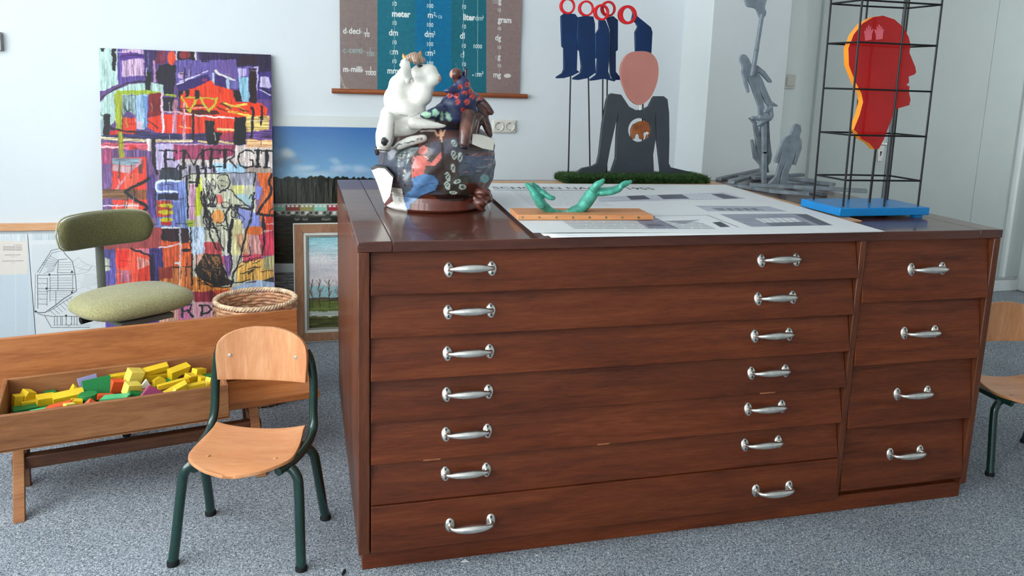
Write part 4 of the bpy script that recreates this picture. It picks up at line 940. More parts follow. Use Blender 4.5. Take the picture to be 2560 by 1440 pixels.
# ---------------------------------------------------------------- sockets, switch and the little wall bracket
MAT['socket'] = plain('cream_socket_plastic', (214, 212, 202), .35, .5, var=.02)
MAT['socketdark'] = plain('socket_shadow_grey', (120, 120, 114), .5, .3, var=.05)
c = py(1260, 316, YB-.004); sk = thing('wall_socket', 'cream double wall socket on the white wall behind the chest', 'wall socket', tuple(c))
obj('back_plate', B((-.062, -.008, -.034), (.062, .004, .034)), MAT['socket'], sk, bevel=.006, seg=3)
for s in (-1, 1):
    x = s*.0295
    bm = bmesh.new()
    n0 = lathe(bm, [(.0, .004), (.019, .004), (.0195, .010), (.0245, .0115), (.025, .0)], 24)
    bmesh.ops.transform(bm, matrix=Matrix.Translation((x, -.002, 0)) @ Matrix.Rotation(math.pi/2, 4, 'X'), verts=bm.verts)
    so = obj('socket_cup', bm, MAT['socket'], sk)
    for dx in (-.0095, .0095):
        bm = bmesh.new(); lathe(bm, [(0, 0), (.0026, 0), (.0026, .0008), (0, .0008)], 10)
        bmesh.ops.transform(bm, matrix=Matrix.Translation((x+dx, -.0058, 0)) @ Matrix.Rotation(math.pi/2, 4, 'X'), verts=bm.verts)
        obj('contact_hole', bm, MAT['rubber'], so)
    for dz in (-.0165, .0165): obj('earth_clip', B((x-.003, -.0085, dz-.002), (x+.003, -.006, dz+.002)), MAT['screw'], so)
c = py(1973, 204, YR-.003); sw = thing('light_switch', 'cream light switch on the recessed wall beside the pillar', 'light switch', tuple(c))
obj('switch_plate', B((-.035, -.008, -.042), (.040, .003, .042)), MAT['socket'], sw, bevel=.004)
obj('rocker', B((-.022, -.013, -.026), (.027, -.006, .026)), MAT['socket'], sw, bevel=.003)
c = py(-3, 104, YB-.012)
br = thing('wall_bracket', 'small grey metal bracket on the bright wall at the far left', 'bracket', tuple(c))
obj('bracket_plate', B((-.03, -.012, -.04), (.014, .012, .04)), plain('grey_bracket', (130, 132, 134), .4, .5, .6), br, bevel=.004)

# ---------------------------------------------------------------- door and panels in the recess
xd0 = float(py(2036, 200, YR)[0]); xs = float(py(2228, 250, YR)[0]); xg = float(py(2431, 450, YR)[0])
MAT['alu'] = plain('grey_aluminium_strip', (140, 146, 148), .4, .5, .7, var=.04)
MAT['door'] = plain('pale_grey_green_door', (198, 205, 201), .45, .4, var=.012, scale=3)
dr = struct(obj('door_1', B((xd0, YR-.03, .01), (xs-.012, YR, 2.12)), MAT['door'], bevel=.003))
obj('edge_strip', B((xs-.012, YR-.034, .01), (xs+.024, YR, 2.12)), MAT['alu'], dr, bevel=.002)
kp = py(2200, 385, YR-.03)
obj('lock_plate', B((kp[0]-.02, YR-.037, kp[2]-.045), (kp[0]+.02, YR-.03, kp[2]+.075)), MAT['steel'], dr, bevel=.002)
bm = bmesh.new(); lathe(bm, [(0, 0), (.006, 0), (.006, .001), (0, .001)], 12); bmesh.ops.transform(bm, matrix=Matrix.Translation((kp[0], YR-.0372, kp[2]+.012)) @ Matrix.Rotation(math.pi/2, 4, 'X'), verts=bm.verts); box(bm, (kp[0]-.003, YR-.0382, kp[2]-.010), (kp[0]+.003, YR-.0372, kp[2]+.010))
obj('keyhole', bm, MAT['rubber'], dr)
obj('door_handle', T(spline([(kp[0], YR-.03, kp[2]+.065), (kp[0], YR-.07, kp[2]+.065), (kp[0]-.02, YR-.078, kp[2]+.065), (kp[0]-.10, YR-.078, kp[2]+.065)], 5), .008, 10), MAT['steel'], dr)
struct(obj('door_2', B((xs+.026, YR-.026, .01), (xg-.002, YR, 2.12)), MAT['door'], bevel=.002))
struct(obj('trim_2', B((xg+.002, YR-.024, .095), (xg+.55, YR, 2.12)), MAT['door'], bevel=.004))
xq = float(py(2555, 690, YR-.05)[0])
struct(obj('trim_3', B((xq, YR-.10, 0), (xq+.30, YR, ZC)), MAT['wall2'], bevel=.01))
struct(obj('trim_4', B((xg+.30, YR-.045, .095), (xg+.34, YR, ZC)), MAT['wall2'], bevel=.01))
struct(obj('baseboard_recess', B((xg+.002, YR-.032, 0), (xq, YR, .075)), MAT['trim'], bevel=.003))
struct(obj('baseboard_back', B((XL, YB-.012, 0), (PX0, YB, .07)), MAT['trim'], bevel=.003))

# ================================================================ wicker basket
zr = .41; a_ = pz(537, 752, zr); b_ = pz(738, 743, zr); bc = (a_+b_)/2; R1 = float(np.linalg.norm(a_[:2]-b_[:2])/2); R0 = R1*.86
MAT['wicker'] = plain('willow_wicker', (196, 148, 112), .5, .4, var=.22, scale=40)
MAT['wicker_rim'] = plain('pale_willow_rim', (222, 186, 154), .45, .4, var=.2, scale=45)
bsk = thing('wicker_basket', 'round woven wicker waste basket on the carpet behind the toy bench', 'basket', (float(bc[0]), float(bc[1]), 0))
NS = 28
bm = bmesh.new()
for i in range(30):
    z = .012+i*.0131; R = R0+(R1-R0)*z/zr
    pts = []
    for k in range(112):
        t = 2*math.pi*k/112
        r = R+.0042*math.sin(NS/2*t+(math.pi if i % 2 else 0)); pts.append((r*math.cos(t), r*math.sin(t), z+.0012*math.sin(9*t+i)))
    P = pts+[pts[0]]; rings = tube(bm, P[:-1], .0067, 6, cap=False)
    for k in range(6): bm.faces.new((rings[-1][k], rings[-1][(k+1) % 6], rings[0][(k+1) % 6], rings[0][k]))
w = obj('weave', bm, MAT['wicker'], bsk); w['kind'] = 'stuff'
for k in range(NS):
    t = 2*math.pi*(k+.5)/NS
    obj('stake', T([(R0*math.cos(t), R0*math.sin(t), 0), (R1*math.cos(t), R1*math.sin(t), zr)], .0032, 6), MAT['wicker'], bsk)
bm = bmesh.new()
for ph_ in (0, 2.1, 4.2):
    pts = [((R1+.0055*math.cos(26*t+ph_))*math.cos(t), (R1+.0055*math.cos(26*t+ph_))*math.sin(t), zr+.0055*math.sin(26*t+ph_)) for t in np.linspace(0, 2*math.pi, 200, endpoint=False)]
    rings = tube(bm, pts, .0052, 6, cap=False)
    for k in range(6): bm.faces.new((rings[-1][k], rings[-1][(k+1) % 6], rings[0][(k+1) % 6], rings[0][k]))
obj('braided_rim', bm, MAT['wicker_rim'], bsk)
bm = bmesh.new(); lathe(bm, [(0, .004), (R0, .004), (R0, .012), (0, .012)], 40); obj('basket_floor', bm, MAT['wicker'], bsk)

# ================================================================ green desk chair
def fabric(name, c):
    m, nt, b = base(name, c, .9, .15)
    n1 = nd(nt, 'ShaderNodeTexNoise'); n1.inputs['Scale'].default_value = 420; n1.inputs['Detail'].default_value = 2
    nt.links.new(coords(nt), n1.inputs['Vector'])
    r = ramp(nt, n1.outputs['Fac'], [(.35, tuple(v*.78 for v in c)), (.65, tuple(min(255, v*1.14) for v in c))]); nt.links.new(r.outputs[0], b.inputs['Base Color'])
    b.inputs['Sheen Weight'].default_value = .25
    bump(nt, b, n1.outputs['Fac'], .5, .002); return m
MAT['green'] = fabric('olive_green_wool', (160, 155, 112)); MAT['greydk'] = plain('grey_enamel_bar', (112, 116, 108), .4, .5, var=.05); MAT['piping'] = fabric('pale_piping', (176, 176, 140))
GC = pz(332, 752, .445)
gdir = math.atan2(-.80, .60)                        # the way the chair faces
gr = thing('desk_chair', 'olive green upholstered swivel chair standing behind the toy bench', 'chair', (float(GC[0]), float(GC[1]), 0), gdir+math.pi/2)
def cushion(sx, sy, h, e=3.2, n=40, m_=10):
    bm = bmesh.new(); rings = []
    for j in range(m_+1):
        ph_ = -math.pi/2+math.pi*j/m_; k = max(1e-3, math.cos(ph_)); k = k**.30; z = math.sin(ph_)*h/2
        ring = []
        for i in range(n):
            t = 2*math.pi*i/n; c, s = math.cos(t), math.sin(t)
            r = (abs(c)**e+abs(s)**e)**(-1/e)
            ring.append(bm.verts.new((sx*r*c*k, sy*r*s*k, z)))
        rings.append(ring)
    for A, Bq in zip(rings, rings[1:]):
        for i in range(n): bm.faces.new((A[i], A[(i+1) % n], Bq[(i+1) % n], Bq[i]))
    bm.faces.new(rings[0][::-1]); bm.faces.new(rings[-1])
    return bm
bm = cushion(.208, .150, .066)                      # local: -y is the front
for v in bm.verts: v.co.z += .445+.012*(1-(v.co.x/.2)**2)*(1 if v.co.z > 0 else .3)-.02*max(0, -v.co.y-.08)/.12
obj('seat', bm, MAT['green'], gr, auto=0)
# curved backrest
bm = bmesh.new(); n = 28; m_ = 14; rings = []
for i in range(n+1):
    u = -1+2*i/n; a = u*.62; x = .30*math.sin(a); y = .205-.30*(math.cos(a)-1)*-1*-1
    y = .215-.30*(1-math.cos(a)); hh = .066*(1-.12*abs(u)**2)*(max(0, 1-abs(u)**9))**.5+.001; th = .021*(max(0, 1-abs(u)**10))**.5+.001
    ring = []
    for k in range(m_):
        t = 2*math.pi*k/m_; c, s = math.cos(t), math.sin(t); e = 3.0; r = (abs(c)**e+abs(s)**e)**(-1/e)
        nx, ny = math.sin(a), -math.cos(a)*-1
        ring.append(bm.verts.new((x+r*c*th*math.sin(a), y+r*c*th*math.cos(a), .688+r*s*hh+.05*(y-.2))))
    rings.append(ring)
for A, Bq in zip(rings, rings[1:]):
    for k in range(m_): bm.faces.new((A[k], A[(k+1) % m_], Bq[(k+1) % m_], Bq[k]))
bm.faces.new(rings[0][::-1]); bm.faces.new(rings[-1])
MAT['greenshade'] = fabric('olive_wool_in_shade', (98, 96, 62))  # seat wool darkened: shade of the turned-away backrest put into its colour
bk = obj('backrest', bm, MAT['greenshade'], gr, auto=0)
pts = []
for i in range(n+1):
    u = -1+2*i/n; a = u*.615; hh = .067*(1-.12*abs(u)**2)*(max(0, 1-abs(u)**9))**.5
    pts.append((.30*math.sin(a)*1.0+.017*math.sin(a), .215-.30*(1-math.cos(a))+.017*math.cos(a), .689+hh))
pts += [(p[0], p[1], 2*.688-p[2]) for p in pts[::-1]]
obj('piping', T(pts+[pts[0]], .0032, 6), MAT['piping'], bk)
bm = bmesh.new(); bp = [(0, .19, .375), (0, .225, .39), (0, .243, .43), (0, .245, .55), (0, .240, .70)]
sp = spline(bp, 5)
for x in (0,): tube(bm, sp, .017, 8, flat=.38)
obj('back_bar', bm, MAT['greydk'], gr)
obj('seat_plate', B((-.10, -.11, .382), (.10, .20, .402)), MAT['greydk'], gr, bevel=.004)
bm = bmesh.new(); lathe(bm, [(0, .09), (.026, .09), (.026, .24), (.019, .24), (.019, .384), (0, .384)], 20); obj('column', bm, MAT['rubber'], gr)
obj('tilt_knob', T([(-.10, .12, .375), (-.14, .12, .372)], .014, 12), MAT['rubber'], gr)
for k in range(5):
    a = 2*math.pi*k/5+.3; e = (.22*math.cos(a), .22*math.sin(a), .055)
    ft_ = obj('base_foot', T([(0, 0, .10), (e[0]*.5, e[1]*.5, .085), e], [.022, .018, .012], 8), MAT['greydk'], gr)
    bm = bmesh.new(); lathe(bm, [(0, -.011), (.022, -.011), (.025, -.006), (.025, .006), (.022, .011), (0, .011)], 16)
    bmesh.ops.transform(bm, matrix=Matrix.Translation((e[0], e[1], .0255)) @ Matrix.Rotation(a, 4, 'Z') @ Matrix.Rotation(math.pi/2, 4, 'X'), verts=bm.verts)
    obj('caster', bm, MAT['rubber'], ft_)

# ================================================================ toy blocks in the tray
BCOL = {'yellow': (222, 186, 36), 'green': (28, 122, 62), 'mint': (84, 196, 132), 'orange': (226, 84, 44), 'magenta': (158, 66, 108), 'lilac': (150, 146, 190), 'white': (226, 224, 212), 'wood': (206, 160, 112), 'pale': (232, 210, 92)}
BM = {k: plain('%s_block_paint' % k, c, .42, .4, var=.05, scale=18) for k, c in BCOL.items()}
def blk_mesh(kind, a, b, c):
    bm = bmesh.new()
    if kind == 'box': box(bm, (-a/2, -b/2, -c/2), (a/2, b/2, c/2))
    elif kind == 'tri': prism(bm, [(-a/2, -b/2, -c/2), (a/2, -b/2, -c/2), (0, -b/2, c/2)], (0, b, 0))
    elif kind == 'wedge': prism(bm, [(-a/2, -b/2, -c/2), (a/2, -b/2, -c/2), (a/2, -b/2, c/2)], (0, b, 0))
    elif kind == 'house': prism(bm, [(-a/2, -b/2, -c/2), (a/2, -b/2, -c/2), (a/2, -b/2, c*.15), (0, -b/2, c/2), (-a/2, -b/2, c*.15)], (0, b, 0))
    elif kind == 'cyl': lathe(bm, [(0, -c/2), (a/2, -c/2), (a/2, c/2), (0, c/2)], 24)
    elif kind == 'pyr': 
        v = [bm.verts.new(q) for q in ((-a/2, -b/2, -c/2), (a/2, -b/2, -c/2), (a/2, b/2, -c/2), (-a/2, b/2, -c/2), (0, 0, c/2))]
        bm.faces.new(v[3::-1])
        for i in range(4): bm.faces.new((v[i], v[(i+1) % 4], v[4]))
    elif kind == 'arch':
        o = [(-a/2, -b/2, -c/2), (-a/4, -b/2, -c/2)]+[(a/4*math.cos(t), -b/2, -c/2+a/4*math.sin(t)) for t in np.linspace(math.pi, 0, 9)]+[(a/4, -b/2, -c/2), (a/2, -b/2, -c/2), (a/2, -b/2, c/2), (-a/2, -b/2, c/2)]
        o = [q for i, q in enumerate(o) if i == 0 or q != o[i-1]]
        prism(bm, o[:1]+o[2:11]+o[12:], (0, b, 0))
    elif kind == 'para': prism(bm, [(-a/2-.012, -b/2, -c/2), (a/2-.012, -b/2, -c/2), (a/2+.012, b/2, -c/2), (-a/2+.012, b/2, -c/2)], (0, 0, c))
    return bm
YL = 'plain yellow wooden block jumbled in the tray pile'
BL = [  # zoom x, y (crop of the tray), height of its middle, kind, size, colour, turn (x, y, z degrees), label
 (178, 690, .264, 'box', (.022, .026, .045), 'yellow', (0, 8, 20), 'upright yellow block in the left corner of the tray'),
 (290, 620, .276, 'house', (.036, .03, .042), 'yellow', (8, -18, 30), 'yellow house shaped block near the left end of the tray'),
 (320, 700, .256, 'box', (.048, .03, .022), 'yellow', (0, 4, 10), 'plain yellow block low near the left end of the tray'), (470, 665, .268, 'box', (.044, .03, .030), 'yellow', (12, 3, 14), 'yellow block right of the house shaped one'),
 (710, 640, .272, 'box', (.078, .032, .034), 'yellow', (14, -3, 8), 'largest yellow block lying left of the big green block'), (770, 550, .285, 'tri', (.045, .024, .030), 'yellow', (0, -6, 10), 'yellow triangular block behind the green round block'),
 (1005, 525, .290, 'box', (.074, .014, .052), 'green', (-22, -4, 8), 'big dark green square block tilted up in the middle'), (915, 500, .290, 'box', (.05, .012, .05), 'lilac', (-20, -6, 10), 'pale lilac block peeping out behind the green square'),
 (912, 650, .274, 'cyl', (.048, .048, .032), 'green', (0, 0, 0), 'round green block lying by the front of the tray'), (935, 690, .278, 'pyr', (.05, .04, .03), 'orange', (0, 0, 30), 'orange red pyramid block against the front board'),
 (1200, 515, .284, 'box', (.034, .024, .036), 'orange', (10, 14, 22), 'orange block standing right of the green square'), (1085, 625, .276, 'box', (.046, .022, .014), 'orange', (0, 14, 16), 'flat orange block between the green ones'),
 (1195, 640, .287, 'para', (.07, .036, .012), 'mint', (0, 8, 12), 'light green slanted flat block near the front board'), (1225, 450, .286, 'wedge', (.05, .024, .034), 'yellow', (0, 180, 10), 'yellow wedge block behind the orange standing block'),
 (1385, 415, .302, 'box', (.040, .034, .040), 'pale', (14, 16, 24), 'pale yellow cube with a bare wood chip before it'), (1425, 455, .286, 'box', (.022, .016, .018), 'wood', (0, 6, 12), 'small bare wood block in front of the pale cube'),
 (1600, 345, .308, 'box', (.074, .022, .018), 'yellow', (20, -6, 10), 'upper of two long yellow bars near the back board'), (1610, 420, .280, 'box', (.076, .024, .022), 'yellow', (10, 6, 10), 'lower of two long yellow bars near the back board'),
 (1850, 375, .292, 'arch', (.062, .028, .036), 'yellow', (14, -6, 24), 'yellow arch block tilted up at the right'), (1990, 440, .282, 'box', (.042, .03, .028), 'yellow', (10, 12, 30), 'yellow block below the tilted arch at the right'), (2050, 395, .288, 'box', (.036, .024, .036), 'yellow', (0, 14, 34), 'square yellow block at the right end near the back board'),
 (2145, 435, .276, 'box', (.04, .03, .02), 'green', (0, 4, 10), 'dark green block in the right corner of the tray'), (1640, 470, .280, 'house', (.034, .02, .030), 'yellow', (-20, 10, 14), 'small yellow five sided block below the long bars'),
 (1505, 490, .284, 'tri', (.034, .014, .026), 'white', (-14, 10, 8), 'white triangular block behind the purple one'), (1550, 580, .300, 'tri', (.088, .022, .040), 'magenta', (-18, -4, 12), 'purple triangular block leaning on the front board'),
 (1360, 545, .290, 'box', (.040, .03, .034), 'pale', (12, 14, 26), 'pale yellow notched block left of the purple triangle'), (1790, 490, .286, 'box', (.088, .016, .014), 'yellow', (0, -6, 8), 'thin long yellow bar lying across the right half'),
 (1780, 545, .292, 'wedge', (.076, .026, .026), 'yellow', (10, -4, 8), 'yellow wedge block against the front board'), (2010, 520, .286, 'box', (.058, .022, .016), 'yellow', (0, -4, 6), 'thin yellow block lying at the right front corner'), (1760, 470, .268, 'box', (.05, .03, .014), 'green', (0, 0, 12), 'flat green block half buried among yellow ones'),
 (1380, 620, .272, 'box', (.03, .02, .03), 'green', (0, 20, 0), 'dark green block beside the purple triangle'), (265, 765, .250, 'box', (.06, .035, .02), 'green', (0, 0, 8), 'dark green block low at the left end'), (420, 765, .280, 'box', (.05, .012, .008), 'mint', (0, 0, 10), 'thin light green strip at the left front'),
 (600, 725, .282, 'para', (.06, .026, .010), 'orange', (0, -4, 10), 'flat orange block by the left front board'), (715, 720, .284, 'box', (.026, .018, .014), 'pale', (0, 10, 30), 'little pale yellow block by the orange flat block'), (2155, 475, .286, 'tri', (.026, .02, .032), 'yellow', (0, 0, 40), 'yellow triangular block in the right front corner'),
 (1810, 575, .302, 'tri', (.022, .016, .018), 'pale', (0, 0, 10), 'tiny pale yellow triangle by the front board'), (2085, 470, .282, 'box', (.018, .02, .03), 'yellow', (0, 6, 20), 'small upright yellow block between others at the right end'), (790, 690, .276, 'box', (.03, .02, .02), 'yellow', (0, 8, 0), 'small yellow block tucked behind the orange pyramid'), (520, 610, .262, 'box', (.03, .03, .02), 'green', (0, 0, 10), 'dark green block behind the left yellow blocks'),
]
for x, y, z, kind, sz, col, rot, lab in BL:
    P = pz(x/4.129, 840+y/4.129, z)
    o = obj('toy_block', blk_mesh(kind, *(v*1.12 for v in sz)), BM[col], bevel=.0012, smooth=False)
    o.location = tuple(P); o.rotation_euler = (math.radians(rot[0]), math.radians(rot[1]), math.radians(rot[2])+bang)
    tag(o, lab, 'toy block', 'painted wooden blocks in the tray')
# the lower layer that carries the ones on top
tmt = Matrix.Translation(tray.location) @ Matrix.Rotation(bang, 4, 'Z')
i = 0
for gx in range(9):
    for gy in range(4):
        i += 1; colr = ['yellow', 'green', 'yellow', 'orange', 'yellow', 'mint', 'wood'][(i*5+gx) % 7]
        h = .026+(.010 if (i*7) % 3 else 0)
        o = obj('toy_block', blk_mesh('box', .056, .058, h), BM[colr], bevel=.0012, smooth=False)
        o.matrix_world = tmt @ Matrix.Translation((-.262+gx*.0655, -.108+gy*.072, .0085+h/2)) @ Matrix.Rotation(math.radians(((i*37) % 17)-8), 4, 'Z')
        tag(o, 'painted wooden block buried at the bottom of the tray', 'toy block', 'blocks at the bottom of the tray')

# ================================================================ things on the plan chest: papers
MAT['paper'] = plain('white_poster_paper', (226, 228, 228), .6, .3, var=.015)
MAT['ply'] = wood('birch_ply_board', (178, 132, 92), (198, 152, 110), (214, 172, 132), (1.2, 10, 10))
bd = obj('drawing_board', B((.575, .16, .9004), (1.572, 1.150, .9052)), MAT['ply'], bevel=.001)
tag(bd, 'thin plywood board showing past the poster edges on the chest', 'board')
def loose(name, x, y, a, la, lb, z, label):
    bm = bmesh.new(); n = 24
    A = np.array([math.cos(a), math.sin(a), 0]); Bv = np.array([-math.sin(a), math.cos(a), 0])
    g = [[bm.verts.new(np.array([x, y, z])+A*la*i/n+Bv*lb*j/n) for i in range(n+1)] for j in range(n+1)]
    for j in range(n):
        for i in range(n): bm.faces.new((g[j][i], g[j][i+1], g[j+1][i+1], g[j+1][i]))
    o = obj(name, bm, MAT['paper']); m = o.modifiers.new('thick', 'SOLIDIFY'); m.thickness = .0006; m.offset = 1
    return tag(o, label, 'paper', 'posters stacked on the plan chest')
loose('poster_sheet', .492, -.020, math.radians(-.6), 1.0, 1.0, .9056, 'lowest white poster sheet whose corner sticks out at the front left')
loose('poster_sheet', .478, .0, math.radians(-1.6), 1.005, 1.01, .9068, 'white poster sheet under the printed top poster')
pa = math.radians(-3.4)
S = Sheet((.455, .024, .9088), (math.cos(pa), math.sin(pa), 0), (-math.sin(pa), math.cos(pa), 0), 1.043, 1.03, .0026, (224, 227, 228))
S.off = (1200, 420, 2.4615)
DK = (52, 54, 58); GY = (150, 154, 160)
q = S.cell((80, 125))*S.st; q2 = S.cell((1060, 138))*S.st
S.text('SCHOLEN NAGELE 1955', float(q[0]), float(q[1])-.01, .078, DK, .012, sx=.76)
for k in range(3):
    x = q[0]
    while x < q[0]+.36:
        w_ = NR.uniform(.014, .035); S.line([(x, q[1]-.045-k*.0), (x+w_, q[1]-.045)], .010, (110, 112, 116), m=False, alpha=.6); x += w_+.008
for r in range(20):
    y = .87-r*.021
    x = .10
    while x < .36:
        w_ = NR.uniform(.012, .05); S.line([(x, y), (min(x+w_, .37), y)], .005, GY, m=False, alpha=.65); x += w_+.007
def pic(pts, col, tex=.12): S.poly(pts, col, streak='h', tex=tex)
pic([(720, 178), (1500, 150), (1640, 188), (735, 208)], (192, 196, 206))
for a in ([(900, 172), (1010, 168), (1050, 192), (930, 196)], [(1090, 166), (1240, 162), (1300, 188), (1130, 192)], [(1420, 160), (1490, 158), (1600, 186), (1500, 190)]): pic(a, (88, 90, 102))
for k in range(7): S.line([(1250+k*26, 162), (1300+k*28, 190)], 8, (226, 230, 234))
S.line([(720, 208), (1640, 189)], 4, (160, 164, 176))
pic([(1325, 232), (1780, 236), (1890, 268), (1400, 266)], (176, 180, 192)); pic([(1420, 246), (1700, 246), (1760, 262), (1470, 262)], (120, 124, 136)); S.line([(1325, 234), (1660, 236)], 5, (100, 104, 114))
for k in range(5): S.line([(1500+k*50, 248), (1530+k*52, 262)], 8, (206, 210, 216))
pic([(1475, 285), (1930, 280), (2175, 352), (1670, 362)], (150, 154, 168)); pic([(1690, 310), (1930, 306), (1990, 335), (1760, 342)], (214, 218, 222)); pic([(1750, 338), (2000, 330), (2050, 352), (1800, 358)], (112, 116, 128)); pic([(1930, 282), (2010, 284), (2170, 352), (2090, 352)], (92, 96, 108))
for k in range(5): S.line([(1720+k*44, 310), (1780+k*46, 340)], 5, (120, 124, 134))
S.line([(1070, 295), (1400, 290), (1590, 364)], 9, (120, 122, 132)); S.line([(1070, 295), (1075, 315)], 8, (120, 122, 132)); pic([(960, 325), (1080, 315), (1215, 370), (1040, 375)], (150, 150, 168)); pic([(1010, 345), (1110, 342), (1140, 358), (1040, 362)], (104, 104, 120)); pic([(1140, 325), (1360, 318), (1250, 345)], (158, 160, 172)); pic([(1430, 335), (1480, 330), (1540, 362), (1480, 364)], (70, 72, 84)); S.line([(1080, 310), (1215, 372)], 14, (110, 110, 126))
for k in range(12):
    x = NR.uniform(980, 1300); y = NR.uniform(220, 280); S.line([(x, y), (x+NR.uniform(-60, 60), y+NR.uniform(-16, 16))], 2, (176, 180, 186), alpha=.7)
for r in range(7):
    y = .175-r*.019; x = .13
    while x < .53:
        w_ = NR.uniform(.02, .08); S.line([(x, y), (min(x+w_, .54), y)], .0075, (84, 88, 94), m=False, alpha=.85); x += w_+.009
po = S.mesh('printed_poster', MAT['print'], None, thick=.0006, lift=lambda x, y: .003*np.maximum(0, np.sin(x*5.2+1))*np.exp(-y*7))
tag(po, 'large printed white poster with building photographs on top of the stack', 'poster')

# ---------------------------------------------------------------- cast hands on a plank
MAT['plank'] = wood('pale_orange_plank', (190, 122, 76), (208, 140, 92), (222, 160, 114), (1.2, 10, 10), rough=.5)
MAT['patina'] = plain('green_bronze_patina', (70, 154, 134), .38, .5, .15, var=.16, scale=55, bmp=.12)
MAT['brass'] = plain('dull_brass_pin', (146, 142, 96), .4, .5, .8)
zp = .9108; pA = pz(1294, 550, zp); pB = pz(1633, 550, zp); pdir = (pB-pA)/np.linalg.norm(pB-pA); pnv = np.array([-pdir[1], pdir[0], 0]); plen = float(np.linalg.norm(pB-pA))
hs = thing('hand_sculpture', 'green bronze pair of joined hands on a pale wooden plank', 'sculpture', tuple(pA), math.atan2(pdir[1], pdir[0]))
obj('plank', B((0, 0, 0), (plen, .128, .0145)), MAT['plank'], hs, bevel=.0015)
for k in range(8):
    bm = bmesh.new(); lathe(bm, [(0, 0), (.0034, 0), (.0034, .0008), (0, .0008)], 10)
    bmesh.ops.transform(bm, matrix=Matrix.Translation((.014+k*(plen-.06)/7, 0, .0075)) @ Matrix.Rotation(math.pi/2, 4, 'X'), verts=bm.verts)
    obj('pin', bm, MAT['brass'], hs)
def ball(bm, c, r, n=10):
    m = Matrix.Translation(Vector(c))
    if np.isscalar(r): r = (r, r, r)
    m = m @ Matrix.Diagonal((r[0], r[1], r[2], 1))
    bmesh.ops.create_icosphere(bm, subdivisions=3 if max(r) > .012 else 2, radius=1, matrix=m)
def capsule(bm, pts, rad, flat=1.0):
    sp = spline(pts, 4) if len(pts) > 2 else [np.array(p_, float) for p_ in pts]
    rr = np.interp(np.linspace(0, 1, len(sp)), np.linspace(0, 1, len(rad)), rad)
    tube(bm, sp, list(rr), 12, flat=flat)
    ball(bm, sp[0], float(rr[0])*.995); ball(bm, sp[-1], float(rr[-1])*.995)
def fuse(bm, voxel, it=3, fac=.5):
    """melt overlapping shapes into one continuous skin"""
    me = bpy.data.meshes.new('fuse'); bmesh.ops.recalc_face_normals(bm, faces=bm.faces); bm.to_mesh(me); bm.free()
    o = bpy.data.objects.new('fuse', me); COL.objects.link(o)
    m = o.modifiers.new('r', 'REMESH'); m.mode = 'VOXEL'; m.voxel_size = voxel; m.use_smooth_shade = True
    dg = bpy.context.evaluated_depsgraph_get(); dg.update()
    me2 = bpy.data.meshes.new_from_object(o.evaluated_get(dg))
    bpy.data.objects.remove(o); bpy.data.meshes.remove(me)
    bm = bmesh.new(); bm.from_mesh(me2); bpy.data.meshes.remove(me2)
    for _ in range(it): bmesh.ops.smooth_vert(bm, verts=bm.verts, factor=fac, use_axis_x=True, use_axis_y=True, use_axis_z=True)
    return bm
yh = float((pA[1]+pB[1])/2)+.062
PXM = 1/ (F/float((np.array([.66, yh, .95])-CAM)@_fw))        # metres for one photo pixel at the hands
def hp(x, y, dy=0.0): return py(1200+x/4.923, 440+y/4.923, yh+dy)
bm = bmesh.new(); k_ = PXM/4.923*1.14
# left hand: fingers pressed together rising to the left, thumb free
for j, (dx, ln) in enumerate(((-.022, 0), (-.008, -12), (.006, -8), (.019, 14))):
    capsule(bm, [hp(575+ln, 90+abs(ln), dx), hp(640, 170, dx), hp(690, 260, dx*1.1), hp(760, 360, dx*.9)], [14*k_, 34*k_, 44*k_, 44*k_])
capsule(bm, [hp(640, 120), hp(700, 190), hp(745, 330), hp(840, 410)], [40*k_, 62*k_, 60*k_, 42*k_])
capsule(bm, [hp(770, 200, -.01), hp(820, 240, -.02), hp(870, 268, -.024), hp(905, 272, -.025)], [36*k_, 32*k_, 28*k_, 24*k_])
capsule(bm, [hp(800, 390), hp(890, 432), hp(980, 448), hp(1050, 450)], [46*k_, 34*k_, 24*k_, 22*k_])
# right hand: heel on the plank, palm rising, fingers stretched to the right
capsule(bm, [hp(1050, 452), hp(1130, 430), hp(1230, 400), hp(1300, 330), hp(1370, 230), hp(1420, 170)], [20*k_, 46*k_, 62*k_, 74*k_, 72*k_, 52*k_])
capsule(bm, [hp(1180, 430, .012), hp(1290, 380, .016), hp(1390, 250, .012)], [34*k_, 46*k_, 50*k_])
capsule(bm, [hp(1400, 160, -.012), hp(1440, 110, -.020), hp(1490, 80, -.022), hp(1515, 52, -.022)], [44*k_, 40*k_, 34*k_, 22*k_])
capsule(bm, [hp(1420, 190), hp(1520, 195), hp(1620, 180)], [52*k_, 50*k_, 44*k_])
for j, (dx, dy, l) in enumerate(((-.030, 22, 1800), (-.011, 2, 1858), (.008, -8, 1866), (.026, -2, 1815))):
    capsule(bm, [hp(1500, 195+dy*.6, dx*.7), hp(1620, 178+dy, dx), hp(1720, 140+dy, dx), hp(l-60, 100+dy*.8, dx), hp(l-10, 72+dy*.6, dx)], [34*k_, 32*k_, 29*k_, 27*k_, 20*k_])
bm = fuse(bm, .0022, 2, .4)
obj('joined_hands', bm, MAT['patina'], hs, world=True, auto=0)

